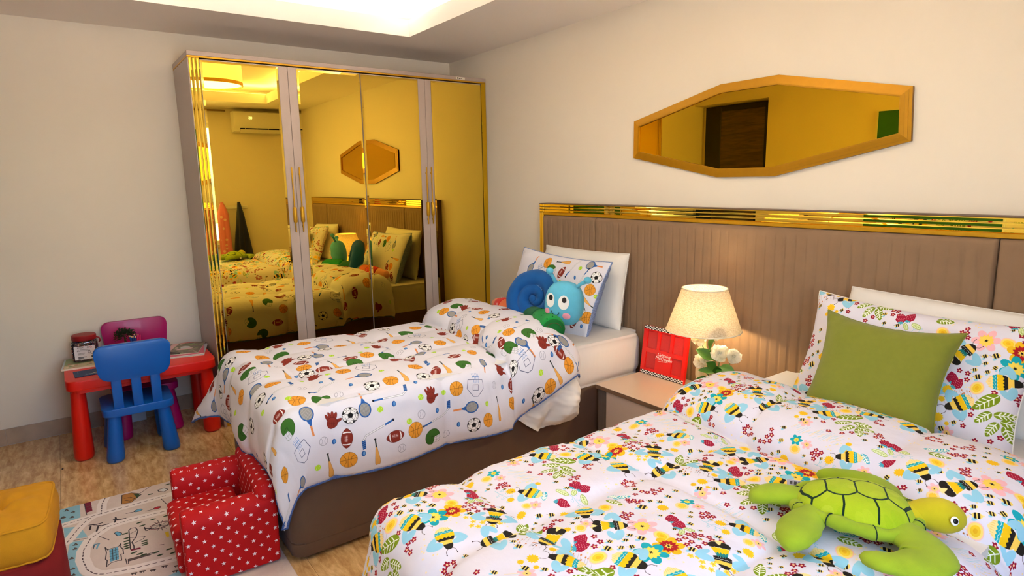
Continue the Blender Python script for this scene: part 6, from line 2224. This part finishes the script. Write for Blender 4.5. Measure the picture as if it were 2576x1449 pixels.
me = bpy.data.meshes.new('shell'); bm.to_mesh(me); bm.free()
me.materials.append(m_shl)
setuv(me, lambda co, nn, mi: (co.x / SL * 1.04 + .5, co.y / SWd * 1.06 + .5))
link_mesh('shell', me, m_shl, tu, smooth=True)
bm = NB()
rim = []
for i in range(64):
    a = 2 * PI * i / 64
    e = egg(a)
    rim.append(Vector((e.x * 1.02, e.y * 1.03, 0.032 + 0.006 * math.sin(a * 3 + 1))))
tube(bm, rim, [0.0165 * (1 + 0.10 * math.sin(i * 1.3) + (0.12 if i % 9 == 0 else 0)) for i in range(64)], 12, closed=True)
rm = obj('shell_rim', bm, m_fl, tu, smooth=True)
for i in (4, 12, 20, 28, 36, 43, 50, 57, 60):
    c = rim[i]
    t = (rim[(i + 1) % 64] - rim[i - 1]).normalized()
    o_ = Vector((c.x, c.y, 0)).normalized()
    bm = NB()
    tube(bm, [c + (o_ * math.cos(a) + Vector((0, 0, 1)) * math.sin(a)) * 0.0178 for a in np.linspace(-0.5, 2.2, 8)], 0.0016, 5)
    obj('rim_seam', bm, M('seam_dark_green', (18, 48, 26), 0.9), rm)
bm = NB(); ellipsoid(bm, (0, 0, 0.022), 0.126, 0.100, 0.022, 28, 12); obj('belly', bm, m_fl, tu, smooth=True)
def flipper(pts, ws, th, lab=None, mat=m_fl):
    """flat stuffed limb along a path: width ws, thickness th"""
    P_ = [Vector(p) for p in pts]
    K = 22
    bm = NB()
    n = 14
    rings = []
    for k in range(K + 1):
        t = k / K
        c = cat(P_, t)
        d = (cat(P_, min(1, t + 0.02)) - cat(P_, max(0, t - 0.02))).normalized()
        side = Vector((-d.y, d.x, 0)).normalized()
        up = d.cross(side) * -1
        x = t * (len(ws) - 1); i = min(int(x), len(ws) - 2); u = x - i
        w = ws[i] + (ws[i + 1] - ws[i]) * smooth01(u)
        cap = math.sqrt(max(0.0, 1 - max(0, (t - 0.88) / 0.12) ** 2)) if t > 0.88 else 1
        w *= max(cap, 0.04)
        h = th * max(cap ** 0.8, 0.05) * (1 - 0.35 * t)
        rings.append([bm.verts.new(c + side * w * math.cos(a) + Vector((0, 0, 1)) * h * math.sin(a) * (1 + 0.06 * math.sin(9 * t + a))) for a in [2 * PI * m / n for m in range(n)]])
    for a, b in zip(rings[:-1], rings[1:]):
        for i in range(n):
            bm.faces.new((a[i], a[(i + 1) % n], b[(i + 1) % n], b[i]))
    bm.faces.new(rings[0][::-1]); bm.faces.new(rings[-1])
    return obj('flipper', bm, mat, tu, smooth=True)
flipper([(0.085, -0.060, 0.024), (0.125, -0.125, 0.024), (0.118, -0.185, 0.023), (0.055, -0.212, 0.021), (-0.015, -0.196, 0.017)], [0.045, 0.050, 0.058, 0.050, 0.034, 0.014], 0.026)
flipper([(0.080, 0.055, 0.024), (0.090, 0.125, 0.026), (0.055, 0.175, 0.028), (-0.01, 0.195, 0.026), (-0.07, 0.195, 0.022)], [0.040, 0.042, 0.044, 0.036, 0.026, 0.012], 0.024)
flipper([(-0.095, -0.050, 0.024), (-0.125, -0.110, 0.026), (-0.145, -0.165, 0.025), (-0.165, -0.215, 0.020)], [0.030, 0.044, 0.050, 0.042, 0.016], 0.028)
flipper([(-0.100, 0.020, 0.026), (-0.155, 0.020, 0.032), (-0.205, 0.010, 0.030), (-0.250, -0.005, 0.022)], [0.034, 0.040, 0.044, 0.038, 0.014], 0.026)
bm = NB()
def hdfn(p):
    k = (p.x + 0.066) / 0.132
    return Vector((p.x, p.y * (0.78 + 0.34 * smooth01(k) - 0.12 * k), p.z * (0.80 + 0.30 * smooth01(k) - 0.22 * max(0, k - 0.6)) - 0.006 * max(0, k - .6)))
ellipsoid(bm, (0.175, 0.004, 0.046), 0.066, 0.047, 0.042, 24, 16, fn=hdfn)
ellipsoid(bm, (0.132, 0.002, 0.038), 0.045, 0.036, 0.028, 16, 10)
thd = obj('head', bm, m_hd, tu, smooth=True)
for sy in (-1, 1):
    c = Vector((0.204, sy * 0.0405, 0.058))
    nn = Vector((0.45, sy * 0.85, 0.35)).normalized()
    for r_, l_, m_, nm in ((0.0108, 0.0, m_eye, 'eye'), (0.0068, 0.0022, m_pup, 'pupil')):
        bm = NB(); ellipsoid(bm, (0, 0, 0), r_, r_, 0.0035, 14, 8, xf=nn.to_track_quat('Z', 'Y').to_matrix().to_4x4())
        for v in bm.verts: v.co += c + nn * l_
        if nm == 'eye':
            ee = obj('eye', bm, m_, thd, smooth=True)
        else:
            obj('pupil', bm, m_, ee, smooth=True)
# care tag
bm = NB(); box(bm, -0.150, -0.105, 0.118, 0.120, 0.012, 0.030)
cg = obj('care_tag', bm, m_lab, tu)
bm = NB()
for k in range(3):
    box(bm, -0.143 + k * 0.011, -0.136 + k * 0.011, 0.1176, 0.1182, 0.017, 0.026)
obj('care_print', bm, M('care_ink', (120, 112, 110), 0.9), cg)
# ================================================================== things seen only in the mirrors
# drum ceiling lamp
cl = thing('ceiling_lamp', 'round drum ceiling lamp with gold rings, seen in the wardrobe mirror', 'lamp', (2.45, -1.60, 0))
m_drum = bpy.data.materials.new('drum_cloth')
m_drum.use_nodes = True
_b = m_drum.node_tree.nodes['Principled BSDF']
_b.inputs['Base Color'].default_value = (*lin((240, 224, 190)), 1)
_b.inputs['Emission Color'].default_value = (*lin((255, 206, 120)), 1)
_b.inputs['Emission Strength'].default_value = 1.9
m_diff = M('lamp_diffuser', (250, 244, 230), 0.5, emit=(255, 245, 228), estr=4.8)
n = 48
R_ = 0.26
bm = NB()
for zz in (0,):
    A = [bm.verts.new((R_ * math.cos(2 * PI * i / n), R_ * math.sin(2 * PI * i / n), 2.335)) for i in range(n)]
    Bv = [bm.verts.new((R_ * math.cos(2 * PI * i / n), R_ * math.sin(2 * PI * i / n), 2.60)) for i in range(n)]
    for i in range(n):
        bm.faces.new((A[i], A[(i + 1) % n], Bv[(i + 1) % n], Bv[i]))
drum = obj('drum_shade', bm, m_drum, cl, smooth=True)
bm = NB(); lathe(bm, [(R_ - 0.008, 2.338), (R_ - 0.008, 2.342)], n); obj('diffuser', bm, m_diff, cl)
for z0_, z1_ in ((2.328, 2.356), (2.59, 2.605)):
    bm = NB()
    lathe(bm, [(R_ - 0.003, z0_), (R_ + 0.004, z0_), (R_ + 0.004, z1_), (R_ - 0.003, z1_), (R_ - 0.003, z0_)], n, cap=False)
    obj('ring', bm, m_gold, cl, sharp=40)
bm = NB(); tube(bm, [(0, 0, 2.34), (0, 0, HC + 0.216)], 0.012, 8); obj('rod', bm, m_gold, cl)

# split air conditioner on the right wall
m_acw = M('air_conditioner_white', (236, 232, 226), 0.35)
an = thing('air_conditioner', 'white split air conditioner high on the wall, seen in the wardrobe mirror', 'air conditioner', (RX, -0.585, 2.26))
bm = NB()
prof = [(0.0, -0.125), (-0.150, -0.115), (-0.185, -0.075), (-0.205, -0.03), (-0.212, 0.06), (-0.200, 0.115), (-0.17, 0.128), (0.0, 0.130)]
prism(bm, prof, -0.40, 0.40, Matrix.Rotation(PI / 2, 4, 'X'), bev=0.01, seg=2)
obj('casing', bm, m_acw, an, sharp=40)
bm = NB(); prism(bm, [(-0.152, -0.118), (-0.1875, -0.0765), (-0.180, -0.070), (-0.146, -0.110)], -0.33, 0.33, Matrix.Rotation(PI / 2, 4, 'X')); obj('air_outlet', bm, m_dark, an)
for k in range(5):
    yy = -0.27 + k * 0.135
    bm = NB(); prism(bm, [(-0.154, -0.120), (-0.190, -0.078), (-0.184, -0.072), (-0.148, -0.113)], yy - 0.003, yy + 0.003, Matrix.Rotation(PI / 2, 4, 'X')); obj('louvre', bm, m_acw, an)
bm = NB(); prism(bm, [(-0.158, -0.128), (-0.196, -0.092), (-0.193, -0.089), (-0.155, -0.124)], -0.33, 0.33, Matrix.Rotation(PI / 2, 4, 'X')); obj('flap', bm, m_acw, an)
m_digit = M('display_digits', (220, 228, 255), 0.4, emit=(214, 224, 255), estr=1.5)
text('display_digits', '05', 0.045, an, m_digit, Vector((-0.2135, 0.19 - 0.40, 0.045)), Matrix.Rotation(-PI / 2, 4, 'Z') @ Matrix.Rotation(PI / 2, 4, 'X'))

# hooks and hung robes
rail = NB(); box(rail, RX - 0.018, RX - 0.001, -1.28, -0.88, 1.20, 1.24, 0.003, 1)
rl = thing('hook_rail', 'wooden hook rail on the wall behind the hung robes', 'rail', (RX - 0.01, -1.08, 1.22))
for v in rail.verts: v.co -= Vector((RX - 0.01, -1.08, 1.22))
obj('rail', rail, m_acw, rl)
for y in (-1.18, -0.98):
    bm = NB(); tube(bm, [(-0.008, y + 1.08, 0.0), (-0.05, y + 1.08, 0.0), (-0.055, y + 1.08, 0.03)], 0.005, 6); obj('hook', bm, m_gold, rl, smooth=True)
def robe(lab, mat, y, w0, w1, z0, z1, seed):
    vs, fs = [], []
    K, n = 26, 40
    for k in range(K + 1):
        t = k / K
        z = z1 + (z0 - z1) * t
        w = 0.016 + (w0 - 0.012) * min(1, (t / 0.16)) ** 0.8 + (w1 - w0) * max(0, t - 0.1)
        d = 0.022 + 0.045 * min(1, t / 0.2)
        for i in range(n):
            a = 2 * PI * i / n
            f = 1 + 0.20 * math.sin(a * 5 + seed + t * 2) * min(1, t * 2) + 0.05 * math.sin(a * 11 + seed * 2)
            vs.append((RX - 0.018 - d - 0.004 + d * math.cos(a) * min(f, 1.05), y + w * math.sin(a) * f, z))
    for k in range(K):
        for i in range(n):
            fs.append((k * n + i, k * n + (i + 1) % n, (k + 1) * n + (i + 1) % n, (k + 1) * n + i))
    fs.append(tuple(range(n))[::-1]); fs.append(tuple(K * n + i for i in range(n)))
    me = bpy.data.meshes.new('robe')
    me.from_pydata(vs, [], fs)
    bmx = NB(); bmx.from_mesh(me); bmesh.ops.recalc_face_normals(bmx, faces=bmx.faces); bmx.to_mesh(me); bmx.free()
    o = link_mesh('hung_robe', me, mat, smooth=True)
    return tag(o, lab, 'robe', 'robes on the wall hooks')
def dotted(name, c1, c2):
    m = M(name, c1, 0.95, sheen=0.4)
    nt = m.node_tree
    v = nt.nodes.new('ShaderNodeTexVoronoi'); v.inputs['Scale'].default_value = 16
    r = nt.nodes.new('ShaderNodeValToRGB')
    r.color_ramp.interpolation = 'CONSTANT'
    r.color_ramp.elements[0].color = (*lin(c2), 1); r.color_ramp.elements[1].position = 0.26; r.color_ramp.elements[1].color = (*lin(c1), 1)
    tc = nt.nodes.new('ShaderNodeTexCoord')
    nt.links.new(tc.outputs['Object'], v.inputs['Vector']); nt.links.new(v.outputs['Distance'], r.inputs[0]); nt.links.new(r.outputs[0], nt.nodes['Principled BSDF'].inputs['Base Color'])
    return m
robe('pink dotted robe hanging on the wall hook nearest the curtain', dotted('pink_dotted_fleece', (234, 130, 140), (244, 196, 190)), -1.185, 0.055, 0.075, 0.45, 1.285, 1.0)
robe('dark navy robe hanging on the wall hook beside the pink one', M('navy_fleece', (16, 24, 56), 0.95, sheen=0.3), -0.985, 0.028, 0.125, 0.45, 1.285, 2.2)

# green pin board on the front wall (seen in the wall mirror and the headboard strips)
gb = thing('pin_board', 'large green pin board on the wall opposite the beds, seen in the wall mirror', 'board', (2.45, RY + 0.012, 1.52))
bm = NB(); box(bm, -0.5, 0.5, -0.011, 0.008, -0.49, 0.50, 0.002, 1); obj('felt_panel', bm, M('green_felt', (46, 112, 66), 0.95, bump=0.1, bscale=300), gb)
bm = NB()
for a in ((-0.51, -0.5, -0.5, 0.51), (0.5, 0.51, -0.5, 0.51)):
    box(bm, a[0], a[1], -0.011, 0.012, a[2], a[3])
for a in ((-0.5, 0.5, -0.5, -0.49), (-0.5, 0.5, 0.50, 0.51)):
    box(bm, a[0], a[1], -0.011, 0.012, a[2], a[3])
obj('board_frame', bm, m_white, gb)
